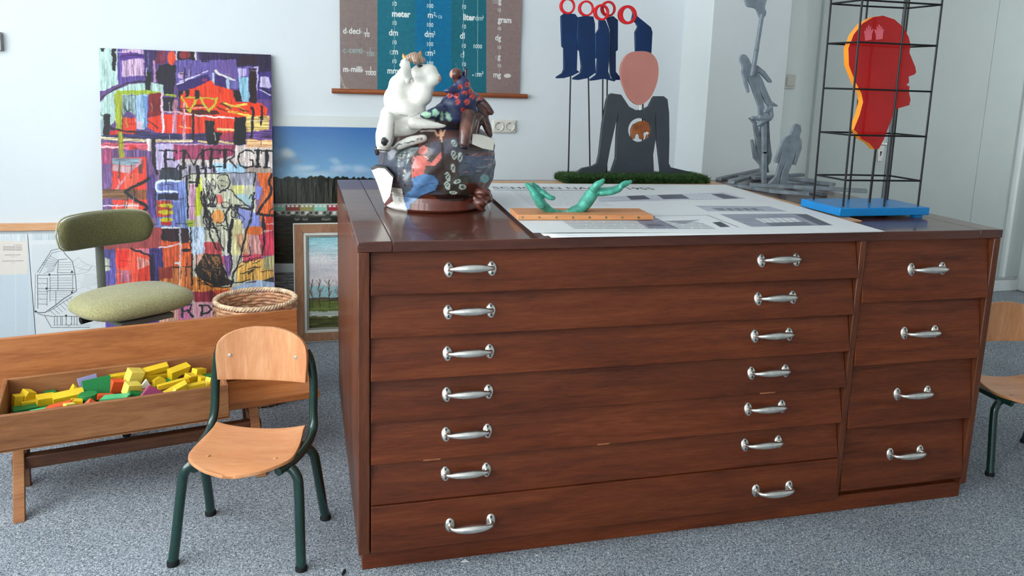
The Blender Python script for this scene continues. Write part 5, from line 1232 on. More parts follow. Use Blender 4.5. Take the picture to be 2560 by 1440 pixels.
# ================================================================ cut-out sheet helper
def cutout(name, outline, mats, parent, yplane, thick, off, holes=(), smooth_n=0, bevel=.0012, nrm=None, P0=None):
    """flat sawn silhouette: outline in zoom pixels, standing in the plane y = yplane, its thickness going back"""
    def to3(q):
        x, y = off[0]+q[0]/off[2], off[1]+q[1]/off[2]
        return Vector(py(x, y, yplane)) if nrm is None else Vector(ppl(x, y, P0, nrm))
    bm = bmesh.new(); loops = []
    dv = Vector((0, thick, 0)) if nrm is None else Vector(nrm)*thick
    for lp in (outline, *holes):
        pts = [np.array(q, float) for q in lp]
        if smooth_n: pts = spline(pts, smooth_n, True)
        vs = [bm.verts.new(to3(q)) for q in pts]
        loops.append([(vs[i], vs[(i+1) % len(vs)]) for i in range(len(vs))])
    ed = [bm.edges.new(e) for lp in loops for e in lp]
    bmesh.ops.triangle_fill(bm, edges=ed, use_beauty=True, use_dissolve=False)
    fr = list(bm.faces)
    vm = {v: bm.verts.new(v.co+dv) for v in list(bm.verts)}
    for f in fr: bm.faces.new([vm[v] for v in reversed(f.verts)])
    for lp in loops:
        for a, b in lp:
            f = bm.faces.new((a, b, vm[b], vm[a])); f.material_index = 1 if isinstance(mats, (list, tuple)) else 0
    return obj(name, bm, mats, parent, world=True, bevel=bevel, auto=40, angle=50)

# ================================================================ grass board with the grey torso
zg = .9
gA = pz(1438, 461, zg); gB = pz(1745, 463, zg)
gx0, gx1, gy0, gy1 = .885, 1.515, float((gA[1]+gB[1])/2)-.006, 1.205
tor = thing('torso_sculpture', 'sawn grey torso with pink head on a grass covered board', 'sculpture', ((gx0+gx1)/2, (gy0+gy1)/2, .9056))
MAT['grassbase'] = plain('dark_turf_backing', (32, 46, 28), .9, .1)
MAT['turf'] = plain('artificial_turf', (52, 78, 40), .7, .25, var=.45, scale=70)
MAT['greypaint'] = plain('slate_grey_paint', (58, 64, 70), .5, .4, var=.04)
MAT['pinkpaint'] = plain('dusty_pink_paint', (182, 120, 108), .5, .35, var=.03)
MAT['bluepaint'] = plain('navy_blue_paint', (8, 42, 84), .4, .4, var=.08)
MAT['redpaint'] = plain('signal_red_paint', (206, 26, 34), .4, .4, var=.05)
MAT['blackrod'] = plain('black_steel_rod', (24, 24, 24), .4, .5, .3)
MAT['carved'] = wood('carved_brown_wood', (96, 48, 20), (136, 76, 38), (166, 104, 58), (8, 8, 8), rough=.4)
obj('turf_board', B((gx0+.008, gy0+.008, .9056), (gx1-.008, gy1-.008, .928)), MAT['grassbase'], tor, world=True)
bm = bmesh.new()
for k in range(18000):
    top_ = k % 3 != 0
    if top_: x = NR.uniform(gx0+.005, gx1-.005); y = NR.uniform(gy0+.005, gy1-.005); z = .9275; d = np.array([NR.normal(0, .45), NR.normal(0, .45), 1.0])
    else:
        f = NR.uniform()
        if f < .72: x = NR.uniform(gx0, gx1); y = gy0+.006; n_ = (0, -1, 0)
        elif f < .9: x = gx0+.006; y = NR.uniform(gy0, gy1); n_ = (-1, 0, 0)
        else: x = gx1-.006; y = NR.uniform(gy0, gy1); n_ = (1, 0, 0)
        z = NR.uniform(.907, .928); d = np.array(n_)*1.0+np.array([NR.normal(0, .45), NR.normal(0, .45), NR.uniform(-.35, .8)])
    d /= np.linalg.norm(d); L_ = NR.uniform(.011, .021); s_ = np.cross(d, (NR.normal(), NR.normal(), NR.normal())); s_ = s_/np.linalg.norm(s_)*.0011
    p0 = np.array([x, y, z]); p1 = p0+d*L_
    if p1[2] < .9058: p1[2] = .9058
    bm.faces.new([bm.verts.new(q) for q in (p0-s_, p0+s_, p1)])
me = bpy.data.meshes.new('turf'); bm.to_mesh(me); bm.free()
tf = link('turf', me, MAT['turf'], tor, True, smooth=False); tf['kind'] = 'stuff'
C5 = (1360, 0, 3.0); yt = 1.13
outl = [(255, 1300), (262, 1282), (290, 1262), (370, 1245), (400, 1225), (415, 1160), (440, 930), (470, 760), (484, 715), (510, 700), (580, 710), (600, 740), (640, 800), (690, 826), (740, 826), (790, 797), (818, 738), (832, 722), (900, 722), (928, 745), (940, 850), (942, 1050), (938, 1225), (952, 1255), (1095, 1288), (1095, 1302), (880, 1302), (852, 1060), (838, 850), (834, 930), (838, 1050), (820, 1160), (826, 1302), (502, 1302), (540, 1190), (548, 1000), (560, 845), (545, 900), (500, 1100), (463, 1302)]
hole = [(716+84*math.cos(t), 976+90*math.sin(t)) for t in np.linspace(0, 2*math.pi, 30, endpoint=False)]
cutout('torso', outl, MAT['greypaint'], tor, yt, .020, C5, holes=(hole,))
cutout('head', [(720, 383), (800, 397), (848, 455), (860, 540), (842, 640), (795, 735), (720, 788), (648, 745), (596, 640), (578, 540), (592, 465), (640, 402)], MAT['pinkpaint'], tor, yt-.002, .020, C5, smooth_n=5)
q0_ = py(1360+720/3, 780/3, yt+.008); q1_ = py(1360+718/3, 830/3, yt+.008)
obj('neck_pin', T([q0_, q1_], .004, 8), MAT['steel'], tor, world=True)
el = cutout('elephant', [(656, 1038), (654, 975), (672, 935), (715, 912), (765, 905), (792, 922), (803, 968), (795, 1000), (790, 1030), (775, 1046), (768, 1035), (778, 1008), (764, 985), (748, 1000), (752, 1040), (735, 1046), (722, 1044), (716, 1008), (700, 1004), (690, 1010), (682, 1040), (665, 1046)], MAT['carved'], tor, yt+.002, .016, C5, bevel=.003)
cutout('tusk', [(772, 985), (790, 1000), (776, 1012), (764, 998)], MAT['liner'], el, yt+.0005, .004, C5, bevel=.0004)
q0_ = py(1360+738/3, 905/3, yt+.012); q1_ = py(1360+738/3, 880/3, yt+.012)
obj('hanging_pin', T([q0_, q1_], .0025, 8), MAT['blackrod'], tor, world=True)
def ring_out(cx, cy, rx, ry): return [(cx+rx*math.cos(t), cy+ry*math.sin(t)) for t in np.linspace(0, 2*math.pi, 28, endpoint=False)]
legs = [
 ([(128, 120), (150, 102), (180, 98), (235, 105), (255, 130), (252, 360), (248, 525), (268, 540), (215, 568), (150, 586), (95, 588), (92, 577), (138, 548), (150, 520), (150, 362), (136, 348), (130, 200)], (180, 45, 56, 62, 43, 46), 1.155, (200, 575), (183, 1275)),
 ([(258, 128), (310, 118), (372, 124), (384, 180), (384, 400), (388, 545), (330, 586), (260, 600), (216, 596), (220, 582), (275, 548), (282, 500), (270, 385), (256, 372), (248, 250)], (320, 62, 56, 60, 44, 46), 1.150, (333, 590), (345, 1275)),
 ([(415, 150), (462, 152), (490, 220), (496, 380), (482, 535), (502, 588), (540, 600), (530, 611), (450, 590), (400, 600), (350, 606), (345, 595), (394, 560), (402, 440), (386, 434), (386, 260), (414, 215)], (435, 92, 56, 62, 40, 46), 1.140, (441, 590), (437, 1275)),
 ([(470, 130), (520, 120), (556, 150), (555, 375), (540, 386), (540, 538), (576, 582), (574, 600), (520, 600), (500, 560), (494, 400), (500, 220)], (486, 65, 54, 60, 40, 44), 1.172, (474, 590), (470, 1275)),
 ([(672, 92), (694, 92), (702, 122), (803, 204), (815, 240), (806, 420), (690, 420), (685, 240), (706, 200), (690, 170), (660, 150)], (630, 110, 68, 72, 40, 52), 1.160, (745, 410), (738, 1275))]
for o5, rg, yy, ra, rb in legs:
    lg = cutout('blue_leg', o5, MAT['bluepaint'], tor, yy, .014, C5)
    cutout('red_ring', ring_out(*rg[:4]), MAT['redpaint'], lg, yy-.003, .018, C5, holes=(ring_out(rg[0]+4, rg[1], rg[4], rg[5]),))
    q0_ = np.array(py(C5[0]+ra[0]/3, (ra[1]-15)/3, yy+.007)); q1_ = np.array(py(C5[0]+rb[0]/3, rb[1]/3, yy+.007))
    t_ = (.915-q0_[2])/(q1_[2]-q0_[2]); q1_ = q0_+(q1_-q0_)*t_
    obj('rod', T([q0_, q1_], .0032, 8), MAT['blackrod'], tor, world=True)

# ================================================================ grey figures on a heap of laths
MAT['silver'] = plain('grey_silver_paint', (122, 132, 140), .5, .4, .1, var=.10, scale=30)
MAT['silverdk'] = plain('worn_grey_lath', (108, 116, 122), .6, .35, .0, var=.16, scale=25)
C6 = (1760, 0, 2.88); ys = 1.02
sil = thing('figure_sculpture', 'grey sawn human figures balancing above a heap of grey laths', 'sculpture', (1.80, 1.0, .9))
laths = [((105, 1290), (420, 1222), 0), ((195, 1312), (425, 1245), 1), ((345, 1282), (708, 1258), 1), ((215, 1335), (552, 1385), 0), ((470, 1375), (760, 1398), 1), ((600, 1338), (868, 1400), 0), ((600, 1290), (940, 1328), 1), ((640, 1345), (1170, 1375), 2), ((560, 1285), (800, 1300), 2), ((260, 1270), (480, 1300), 0), ((330, 1330), (640, 1345), 2), ((560, 1320), (900, 1345), 0)]
for a, b, lay in laths:
    zz = .9005+lay*.0145
    A_ = pz(C6[0]+a[0]/2.88, a[1]/2.88, zz+.007); B_ = pz(C6[0]+b[0]/2.88, b[1]/2.88, zz+.007)
    d_ = B_-A_; L_ = float(np.linalg.norm(d_)); an = math.atan2(d_[1], d_[0])
    o = obj('lath', B((0, -.014, 0), (L_, .014, .0138)), MAT['silverdk'], sil, bevel=.002)
    o.location = (float(A_[0])-1.80, float(A_[1])-1.0, zz-.9); o.rotation_euler = (0, 0, an)
figA = [(640, 938), (650, 903), (670, 889), (697, 903), (703, 945), (690, 982), (706, 1015), (705, 1070), (680, 1140), (663, 1190), (645, 1184), (660, 1120), (672, 1050), (645, 1160), (612, 1240), (598, 1352), (576, 1356), (546, 1332), (560, 1260), (592, 1155), (550, 1255), (540, 1334), (468, 1340), (464, 1327), (518, 1275), (545, 1180), (560, 1090), (540, 1170), (520, 1176), (515, 1157), (540, 1080), (562, 1028), (592, 990), (626, 968)]
figB = [(262, 418), (272, 396), (288, 390), (306, 396), (325, 424), (342, 462), (386, 470), (440, 512), (491, 582), (486, 597), (470, 593), (404, 522), (392, 518), (422, 572), (455, 655), (488, 728), (534, 760), (526, 768), (468, 762), (452, 748), (402, 645), (432, 740), (446, 822), (402, 826), (396, 770), (345, 622), (308, 545), (330, 660), (319, 671), (300, 612), (278, 522), (282, 482), (266, 444)]
figC = [(328, 850), (348, 846), (386, 882), (410, 1000), (414, 878), (470, 868), (476, 1000), (491, 1120), (482, 1168), (464, 1192), (470, 1242), (416, 1248), (408, 1192), (364, 1142), (344, 1010), (356, 1004), (384, 1098), (390, 1112), (374, 990), (360, 892)]
figD = [(318, 46), (300, 0), (285, -60), (300, -130), (350, -165), (400, -150), (440, -90), (456, -20), (440, 52), (450, 88), (440, 118), (420, 130), (402, 118), (378, 62)]
foot = pz(C6[0]+540/2.88, 1345/2.88, .914); yA = float(foot[1])
cutout('standing_figure', figA, MAT['silver'], sil, yA, .014, C6)
cutout('leaning_figure', figB, MAT['silver'], sil, ys, .014, C6)
cutout('upturned_figure', figC, MAT['silverdk'], sil, ys+.014, .014, C6)
cutout('top_figure', figD, MAT['silver'], sil, ys-.012, .014, C6, smooth_n=3)
def bar6(name, pts, w_, dep, yy):
    bm = bmesh.new()
    for (a, b) in zip(pts, pts[1:]):
        A_ = np.array(py(C6[0]+a[0]/2.88, a[1]/2.88, yy)); B_ = np.array(py(C6[0]+b[0]/2.88, b[1]/2.88, yy))
        d_ = (B_-A_)/np.linalg.norm(B_-A_); n_ = np.array([d_[2], 0, -d_[0]])*w_/2; e_ = d_*.006
        prism(bm, [A_-n_-e_, A_+n_-e_, B_+n_+e_, B_-n_+e_], (0, dep, 0))
    return obj(name, bm, MAT['silver'], sil, world=True, bevel=.003)
bar6('upper_arm', [(355, 540), (388, 345)], .016, .016, ys-.018); bar6('forearm', [(386, 350), (424, 110)], .015, .014, ys-.022)
bar6('post', [(440, 850), (440, 1100), (440, 1318)], .020, .016, ys-.006)
bm = bmesh.new()
H6 = lambda x, y, d=0: py(C6[0]+x/2.88, y/2.88, ys+d)
for a, b, r in (((400, 845), (470, 850), .013), ((440, 800), (480, 780), .011), ((450, 770), (455, 830), .009), ((480, 770), (485, 840), .010), ((395, 895), (470, 850), .010), ((350, 850), (430, 860), .009)): capsule(bm, [H6(*a, -.006), H6(*b, -.006)], [r, r])
obj('gripping_hand', fuse(bm, .003, 2), MAT['silver'], sil, world=True, auto=0)

# ================================================================ wire cage with the red head
MAT['cagebase'] = plain('bright_blue_lacquer', (6, 122, 190), .3, .5, var=.03)
MAT['acryl'] = plain('red_acrylic', (180, 16, 16), .14, .5, var=.05, scale=8)
MAT['edge'] = plain('orange_edge_glow_paint', (255, 150, 40), .3, .4, var=.06)  # edge glow of the acrylic put in as plain orange colour
cg = thing('cage_sculpture', 'red profile head inside a black wire cage on a bright blue slab', 'sculpture', (1.70, .31, .9))
obj('slab', B((1.528, .213, .9095), (1.872, .425, .9355)), MAT['cagebase'], cg, world=True, bevel=.002)
for x, y in ((1.545, .235), (1.825, .235), (1.545, .40), (1.825, .40)): obj('slab_foot', B((x, y-.012, .9004), (x+.03, y+.012, .9095)), MAT['cagebase'], cg, world=True)
C7 = (2000, 0, 2.571); yf_, yb_ = .252, .400
front = [((277, 1325), (400, 0)), ((540, 1325), (684, 0)), ((757, 1325), (915, 0))]; back = [((88, 1282), (200, 0)), ((313, 1280), (436, 0)), ((560, 1284), (702, 0))]
ZT = 1.62; rods = {}
for row, yy, lst in (('f', yf_, front), ('b', yb_, back)):
    for i, (a, b) in enumerate(lst):
        A_ = np.array(pz(C7[0]+a[0]/2.571, a[1]/2.571, .9355)); B_ = np.array(py(C7[0]+b[0]/2.571, 0, A_[1]+.02*(0)))
        d_ = (B_-A_)/(B_[2]-A_[2]); rods[row, i] = (A_, d_)
        obj('upright_wire', T([A_-d_*.004, A_+d_*(ZT-.9355)], .0035, 8), MAT['blackrod'], cg, world=True)
def rp(row, i, z): A_, d_ = rods[row, i]; return A_+d_*(z-A_[2])
for yc in (1160, 868, 572, 268, -5, -250):
    zz = float(py(C7[0]+(285 if yc > 700 else 350)/2.571, yc/2.571, yf_)[2])
    loop = [rp('f', 0, zz), rp('f', 1, zz), rp('f', 2, zz), rp('b', 2, zz), rp('b', 1, zz), rp('b', 0, zz), rp('f', 0, zz)]
    for a, b in zip(loop, loop[1:]): obj('cross_wire', T([a, b], .0030, 8), MAT['blackrod'], cg, world=True)
prof = [(345, 832), (382, 740), (405, 655), (395, 600), (355, 525), (314, 420), (310, 310), (345, 222), (400, 152), (470, 110), (535, 100), (610, 125), (668, 178), (700, 240), (711, 290), (705, 338), (742, 430), (748, 465), (735, 480), (700, 492), (702, 530), (685, 545), (706, 556), (701, 590), (712, 640), (704, 676), (614, 702), (580, 790), (540, 895), (508, 956), (480, 960), (446, 922), (392, 892), (366, 852)]
yh_ = .318
hd = cutout('red_head', prof, [MAT['acryl'], MAT['edge']], cg, yh_, .024, C7, bevel=.0008)
q0_ = np.array(py(C7[0]+488/2.571, 945/2.571, yh_+.012)); q1_ = np.array(py(C7[0]+446/2.571, 1300/2.571, yh_+.012)); q1_ = q0_+(q1_-q0_)*((.9345-q0_[2])/(q1_[2]-q0_[2]))
obj('head_rod', T([q0_, q1_], .0042, 8), MAT['blackrod'], cg, world=True)
MAT['pinkhand'] = plain('pale_pink_print', (226, 106, 118), .35, .4, var=.05)
for ox, oy, s in ((442, 210, 1), (510, 205, -1)):
    hnd = [(-22, 48), (-26, 10), (-30, -8), (-24, -20), (-17, -4), (-16, -32), (-10, -36), (-6, -8), (-3, -46), (4, -47), (6, -8), (12, -38), (17, -36), (15, -4), (28, -22), (32, -16), (22, 14), (20, 48)]
    cutout('pink_hand', [(ox+s*x*.95, oy+y*1.0-(x*s*.15)) for x, y in hnd], MAT['pinkhand'], hd, yh_-.0012, .0011, C7, bevel=0)

# ================================================================ painted ceramic vessel with the white bull and the robed figure
def inpoly(pts, X, Y):
    c = np.array(pts, float); n = len(c); ins = np.zeros(X.shape, bool)
    for i in range(n):
        (xa, ya), (xb, yb) = c[i], c[(i+1) % n]
        if ya != yb: ins ^= ((ya > Y) != (yb > Y)) & (X < (xb-xa)*(Y-ya)/(yb-ya)+xa)
    return ins
def nearline(pts, w, X, Y):
    d = np.full(X.shape, 1e9)
    for (xa, ya), (xb, yb) in zip(pts, pts[1:]):
        L = (xb-xa)**2+(yb-ya)**2; t = np.clip(((X-xa)*(xb-xa)+(Y-ya)*(yb-ya))/max(L, 1e-9), 0, 1)
        d = np.minimum(d, np.hypot(X-xa-t*(xb-xa), Y-ya-t*(yb-ya)))
    return d < w/2
def oval_pts(x, y, rx, ry, a=0.0):
    return [(x+rx*math.cos(t)*math.cos(a)-ry*math.sin(t)*math.sin(a), y+rx*math.cos(t)*math.sin(a)+ry*math.sin(t)*math.cos(a)) for t in np.linspace(0, 2*math.pi, 18, endpoint=False)]
def glaze(me, colfun, ops, off):
    """brush colour on a mesh (world coordinates): ops are zoom-pixel outlines, laid on the side that faces the room"""
    n = len(me.vertices); co = np.empty(n*3); me.vertices.foreach_get('co', co); co = co.reshape(-1, 3)
    no = np.empty(n*3); me.vertices.foreach_get('normal', no); no = no.reshape(-1, 3)
    uv_ = project(co); X = (uv_[:, 0]-off[0])*off[2]; Y = (uv_[:, 1]-off[1])*off[2]
    face = np.einsum('ij,ij->i', no, CAM-co) > 0
    col = colfun(co)
    for op in ops:
        m = (inpoly(op[1], X, Y) if op[0] == 'p' else nearline(op[1], op[3], X, Y)) & face
        col[m] = np.array(op[2], float)*(1+.03*np.sin(co[m][:, :1]*310+co[m][:, 2:]*270))
    c = np.clip(col, 0, 255)/255; c = np.where(c <= .04045, c/12.92, ((c+.055)/1.055)**2.4)
    at = me.color_attributes.new('paint', 'FLOAT_COLOR', 'POINT')
    at.data.foreach_set('color', np.hstack([c, np.ones((n, 1))]).astype(np.float32).ravel())
def wob(co, s, a): return a*(np.sin(co[:, 0]*s+1.3)+np.sin(co[:, 1]*s*1.2+.4)+np.sin(co[:, 2]*s*.9+2.1)+.6*np.sin(co[:, 0]*s*2.3+co[:, 2]*s*1.9))
MAT['glaze'] = vcol('painted_glaze', .30, .5, var=.10, scale=90, bmp=.12, coat=.3)
MAT['whiteclay'] = vcol('white_glazed_clay', .34, .5, var=.05, scale=50, bmp=.2, coat=.15)
C3 = (900, 100, 3.1316); kk = None
cc = np.array([.277, .545]); cer = thing('ceramic_vessel', 'painted ceramic vessel with a white bull and a robed figure on top', 'ceramic sculpture', (float(cc[0]), float(cc[1]), .9))
kc = 1/(F/float((np.array([.30, .47, 1.05])-CAM)@_fw))         # metres for one photo pixel here
def cp(x, y, yy): return py(C3[0]+x/C3[2], C3[1]+y/C3[2], yy)
# vessel body
nR, nZ = 300, 130; Hh = .262
prof_ = [(0, .150), (.008, .160), (.03, .158), (.045, .154), (.058, .164), (.09, .176), (.14, .183), (.20, .183), (.228, .172), (.248, .145), (.262, .09)]
zz_ = np.linspace(0, Hh, nZ); rr_ = np.interp(zz_, [a for a, b in prof_], [b for a, b in prof_])
bm = bmesh.new(); rows = []
for j in range(nZ):
    row = []
    for i in range(nR):
        t = 2*math.pi*i/nR; r = rr_[j]*(1+.030*math.sin(3*t+zz_[j]*16)+.018*math.sin(7*t-zz_[j]*34)+.009*math.sin(13*t+zz_[j]*60)+.005*math.sin(23*t-zz_[j]*110)) if zz_[j] > .05 else rr_[j]*(1+.01*math.sin(3*t))
        row.append(bm.verts.new((cc[0]+r*math.cos(t), cc[1]+.93*r*math.sin(t), .9003+zz_[j])))
    rows.append(row)
for j in range(nZ-1):
    for i in range(nR): bm.faces.new((rows[j][i], rows[j][(i+1) % nR], rows[j+1][(i+1) % nR], rows[j+1][i]))
bm.faces.new(rows[0][::-1]); bm.faces.new(rows[-1])
bmesh.ops.recalc_face_normals(bm, faces=bm.faces)
me = bpy.data.meshes.new('vessel'); bm.to_mesh(me); bm.free()
def potcol(co):
    n = wob(co, 38, .25)[:, None]; n2 = wob(co, 14, .3)[:, None]
    c = np.array([[78, 62, 60]])*(1+.25*n)
    c = np.where(n2 > .25, np.array([[74, 80, 92]])*(1+.2*n), c)
    c = np.where(n2 < -.35, np.array([[92, 62, 58]])*(1+.2*n), c)
    low = co[:, 2:] < .9+.060
    return np.where(low, np.array([[98, 46, 34]])*(1+.12*n), c)
DKL = (40, 34, 36); PK = (206, 104, 92); BLU = (84, 122, 166); LF = (192, 204, 194); WH = (232, 228, 218)
ops = [('p', [(650, 1060), (860, 1060), (880, 1200), (820, 1230), (660, 1200)], (62, 58, 52)), ('p', [(820, 1120), (1010, 1110), (1010, 1200), (860, 1230)], (96, 50, 40)),
 ('p', [(560, 1215), (720, 1205), (880, 1222), (820, 1262), (640, 1260)], (44, 26, 22)), ('p', [(830, 890), (1060, 900), (1060, 1010), (850, 985)], (82, 92, 116)), ('p', [(830, 885), (1060, 880), (1060, 905), (840, 900)], (128, 84, 84)), ('p', [(820, 1000), (930, 1010), (930, 1060), (820, 1040)], (70, 78, 98)),  # first patch here is a shadow crescent painted above the foot
 ('p', oval_pts(975, 1085, 34, 34), (112, 164, 164)), ('p', [(540, 770), (780, 760), (800, 880), (560, 900)], (82, 80, 92)), ('p', [(500, 800), (600, 720), (700, 700), (760, 760), (560, 800)], (96, 62, 58)),
 ('p', [(270, 870), (420, 820), (480, 840), (420, 900), (300, 930)], (96, 108, 108)), ('l', [(280, 900), (330, 860), (470, 825)], DKL, 9), ('l', [(290, 930), (400, 870), (480, 850)], DKL, 8),
 ('p', [(240, 1145), (330, 1158), (350, 1260), (375, 1350), (330, 1370), (190, 1310), (260, 1262)], WH), ('l', [(240, 1145), (330, 1158), (350, 1260), (378, 1350)], DKL, 9),
 ('p', [(398, 1082), (500, 1042), (580, 1058), (622, 1110), (592, 1180), (480, 1222), (404, 1282), (382, 1335), (362, 1320), (343, 1240), (350, 1200), (402, 1178), (420, 1130)], BLU), ('l', [(398, 1082), (500, 1042), (580, 1058), (622, 1110), (592, 1180), (480, 1222), (404, 1282), (382, 1335)], DKL, 8), ('l', [(430, 1180), (520, 1130), (590, 1120)], (60, 88, 130), 7),
 ('p', [(420, 905), (512, 905), (525, 945), (560, 962), (630, 878), (662, 890), (655, 915), (585, 990), (512, 985), (500, 1048), (402, 1082), (398, 990), (410, 930)], PK), ('p', oval_pts(490, 855, 38, 46), PK), ('l', [(430, 905), (400, 990), (402, 1082)], DKL, 7), ('l', [(512, 985), (585, 992), (655, 915)], DKL, 7), ('l', [(450, 900), (460, 840), (500, 812), (520, 830)], (60, 44, 44), 14), ('l', [(505, 905), (530, 930)], (220, 180, 160), 8),
 ('l', [(635, 770), (652, 900), (650, 1010)], (58, 44, 46), 20), ('l', [(632, 700), (640, 790)], (224, 172, 140), 18), ('l', [(588, 712), (602, 745), (650, 748), (664, 700)], (224, 172, 140), 13), ('l', [(480, 712), (580, 708)], (222, 200, 190), 16)]
for x, y, a, b, t in ((735, 900, 18, 38, -.2), (783, 915, 17, 40, 0), (730, 1005, 17, 36, -.2), (688, 1070, 19, 40, -.3), (763, 1108, 28, 16, -.3), (685, 1140, 20, 36, -.4), (802, 1150, 28, 22, .2), (730, 1195, 30, 14, .1), (345, 900, 10, 34, .3), (375, 930, 10, 38, .2), (310, 920, 12, 30, .4), (345, 1040, 14, 30, .2), (740, 810, 20, 34, -.6)):
    ops += [('p', oval_pts(x, y, a, b, t), LF if x > 600 and y > 850 else (150, 162, 158)), ('p', oval_pts(x, y, a*.55, b*.7, t), (86, 100, 92)), ('l', [(x+b*.8*math.sin(t), y-b*.8*math.cos(t)), (x-b*.8*math.sin(t), y+b*.8*math.cos(t))], LF, 5)]
for k in range(26):
    x = 280+NR.uniform(0, 140); y = 880+NR.uniform(0, 260); ops.append(('l', [(x, y), (x+NR.uniform(-14, 14), y+NR.uniform(20, 60))], [(130, 138, 136), (44, 40, 42), (150, 96, 92)][k % 3], 5))
for k in range(16):
    x = 800+NR.uniform(0, 200); y = 880+NR.uniform(0, 170); ops.append(('l', [(x, y), (x+NR.uniform(20, 70), y+NR.uniform(-12, 12))], [(140, 146, 156), (44, 40, 46), (176, 120, 116)][k % 3], 6))
glaze(me, potcol, ops, C3)
ve = link('vessel', me, MAT['glaze'], cer, True, auto=0)
# loose white shard and lumps on the wall of the vessel
def lump(name, prims, voxel, mat, colfun, ops=(), it=2, fac=.5):
    bm = bmesh.new()
    for pr in prims:
        if pr[0] == 'b': ball(bm, cp(pr[1], pr[2], pr[3]), pr[4] if not np.isscalar(pr[4]) else pr[4])
        else: capsule(bm, [cp(*q) for q in pr[1]], pr[2], *(pr[3:]))
    bm = fuse(bm, voxel, it, fac); bmesh.ops.recalc_face_normals(bm, faces=bm.faces)
    me = bpy.data.meshes.new(name); bm.to_mesh(me); bm.free(); glaze(me, colfun, ops, C3)
    return link(name, me, mat, cer, True, auto=0)
def flatcol(c, s=45, a=.05): return lambda co: np.array([c], float)*(1+wob(co, s, a)[:, None])
g = kc/C3[2]                                                    # one zoom pixel in metres
white = flatcol((216, 213, 204), 50, .03)
bull_ops = [('p', oval_pts(192, 795, 30, 34), (18, 18, 20)), ('p', oval_pts(467, 195, 22, 22), (24, 22, 24)), ('p', oval_pts(628, 305, 14, 28), (196, 158, 132)), ('l', [(125, 860), (250, 870), (300, 820), (480, 780)], (60, 56, 56), 10), ('l', [(265, 640), (262, 740), (240, 830)], (150, 146, 138), 8),
 ('l', [(388, 165), (392, 250), (420, 330)], (120, 118, 112), 9), ('l', [(310, 590), (400, 600), (480, 570)], (164, 160, 152), 8), ('p', [(440, 740), (510, 740), (530, 800), (430, 800)], (206, 196, 186)), ('p', oval_pts(452, 775, 12, 14), (120, 110, 106)), ('p', oval_pts(480, 775, 12, 14), (120, 110, 106)), ('l', [(480, 700), (580, 700), (680, 690)], (70, 60, 58), 12)]
bull = lump('white_bull', [
 ('b', 300, 470, .50, (118*g, 110*g, 125*g)), ('b', 400, 440, .50, (110*g, 90*g, 120*g)), ('b', 300, 360, .50, (78*g, 75*g, 90*g)), ('b', 350, 290, .49, (66*g, 62*g, 82*g)),
 ('b', 480, 270, .47, (88*g, 70*g, 82*g)), ('b', 540, 250, .46, (70*g, 56*g, 66*g)), ('b', 570, 300, .455, (62*g, 52*g, 62*g)), ('b', 612, 300, .45, (32*g, 34*g, 38*g)), ('b', 500, 380, .47, (80*g, 66*g, 82*g)), ('b', 480, 450, .47, (88*g, 80*g, 66*g)),
 ('b', 360, 560, .47, (160*g, 100*g, 92*g)), ('b', 250, 600, .47, (95*g, 90*g, 100*g)), ('b', 470, 640, .45, (140*g, 80*g, 62*g)), ('b', 350, 700, .45, (150*g, 90*g, 70*g)),
 ('c', [(225, 610, .41), (220, 700, .39), (195, 790, .375)], [52*g, 52*g, 62*g]), ('c', [(190, 640, .46), (170, 740, .44), (170, 820, .42)], [46*g, 50*g, 46*g]),
 ('c', [(420, 650, .40), (540, 665, .385), (665, 675, .38)], [50*g, 38*g, 18*g]), ('c', [(300, 830, .395), (400, 790, .39), (500, 770, .385)], [34*g, 40*g, 34*g]), ('b', 190, 850, .40, (60*g, 60*g, 32*g))], .0045, MAT['whiteclay'], white, bull_ops, 9)
lump('ear_flap', [('c', [(350, 180, .43), (360, 240, .42), (375, 320, .42)], [34*g, 44*g, 24*g], .5), ('c', [(380, 175, .425), (400, 300, .42)], [14*g, 10*g]), ('b', 325, 195, .46, 20*g)], .0035, MAT['whiteclay'], white)
lump('hair_tuft', [('c', [(370, 150, .46), (430, 130, .455), (490, 160, .45)], [30*g, 36*g, 26*g]), ('b', 440, 165, .445, 30*g)], .0035, MAT['whiteclay'], lambda co: np.array([[150, 124, 104]])*(1+.3*np.sin(co[:, :1]*900+co[:, 2:]*260)), it=1)
for nm, pts in (('horn', [(385, 150, .46), (350, 140, .46), (338, 108, .46)]), ('horn', [(455, 140, .455), (468, 115, .455), (474, 88, .455)])):
    lump(nm, [('c', pts, [20*g, 20*g, 7*g])], .0026, MAT['glaze'], flatcol((188, 132, 62), 200, .1))
# robed figure
dots = [(785, 368), (838, 350), (868, 402), (820, 415), (700, 432), (758, 437), (882, 440), (938, 458), (765, 485), (838, 485), (808, 548), (872, 568)]
robe_ops = []
for x, y in dots: robe_ops += [('p', oval_pts(x, y, 21, 20, .3), (196, 66, 52)), ('l', [(x-10, y+10), (x+8, y-12)], (120, 40, 44), 6), ('l', [(x+2, y+14), (x+10, y-8)], (70, 40, 60), 4)]
robe_ops += [('p', oval_pts(738, 548, 20, 20), (44, 50, 70)), ('p', [(470, 575), (520, 555), (556, 575), (545, 612), (510, 612)], (150, 190, 160)), ('p', [(560, 560), (585, 530), (622, 570), (600, 600), (568, 596)], (150, 192, 164)), ('p', oval_pts(640, 600, 14, 36), (120, 150, 128)), ('p', oval_pts(692, 600, 18, 40, -.5), (132, 164, 140)), ('l', [(490, 560), (600, 510), (680, 470)], (30, 30, 34), 10), ('p', [(540, 620), (740, 640), (800, 640), (790, 700), (560, 680)], (48, 42, 46))]
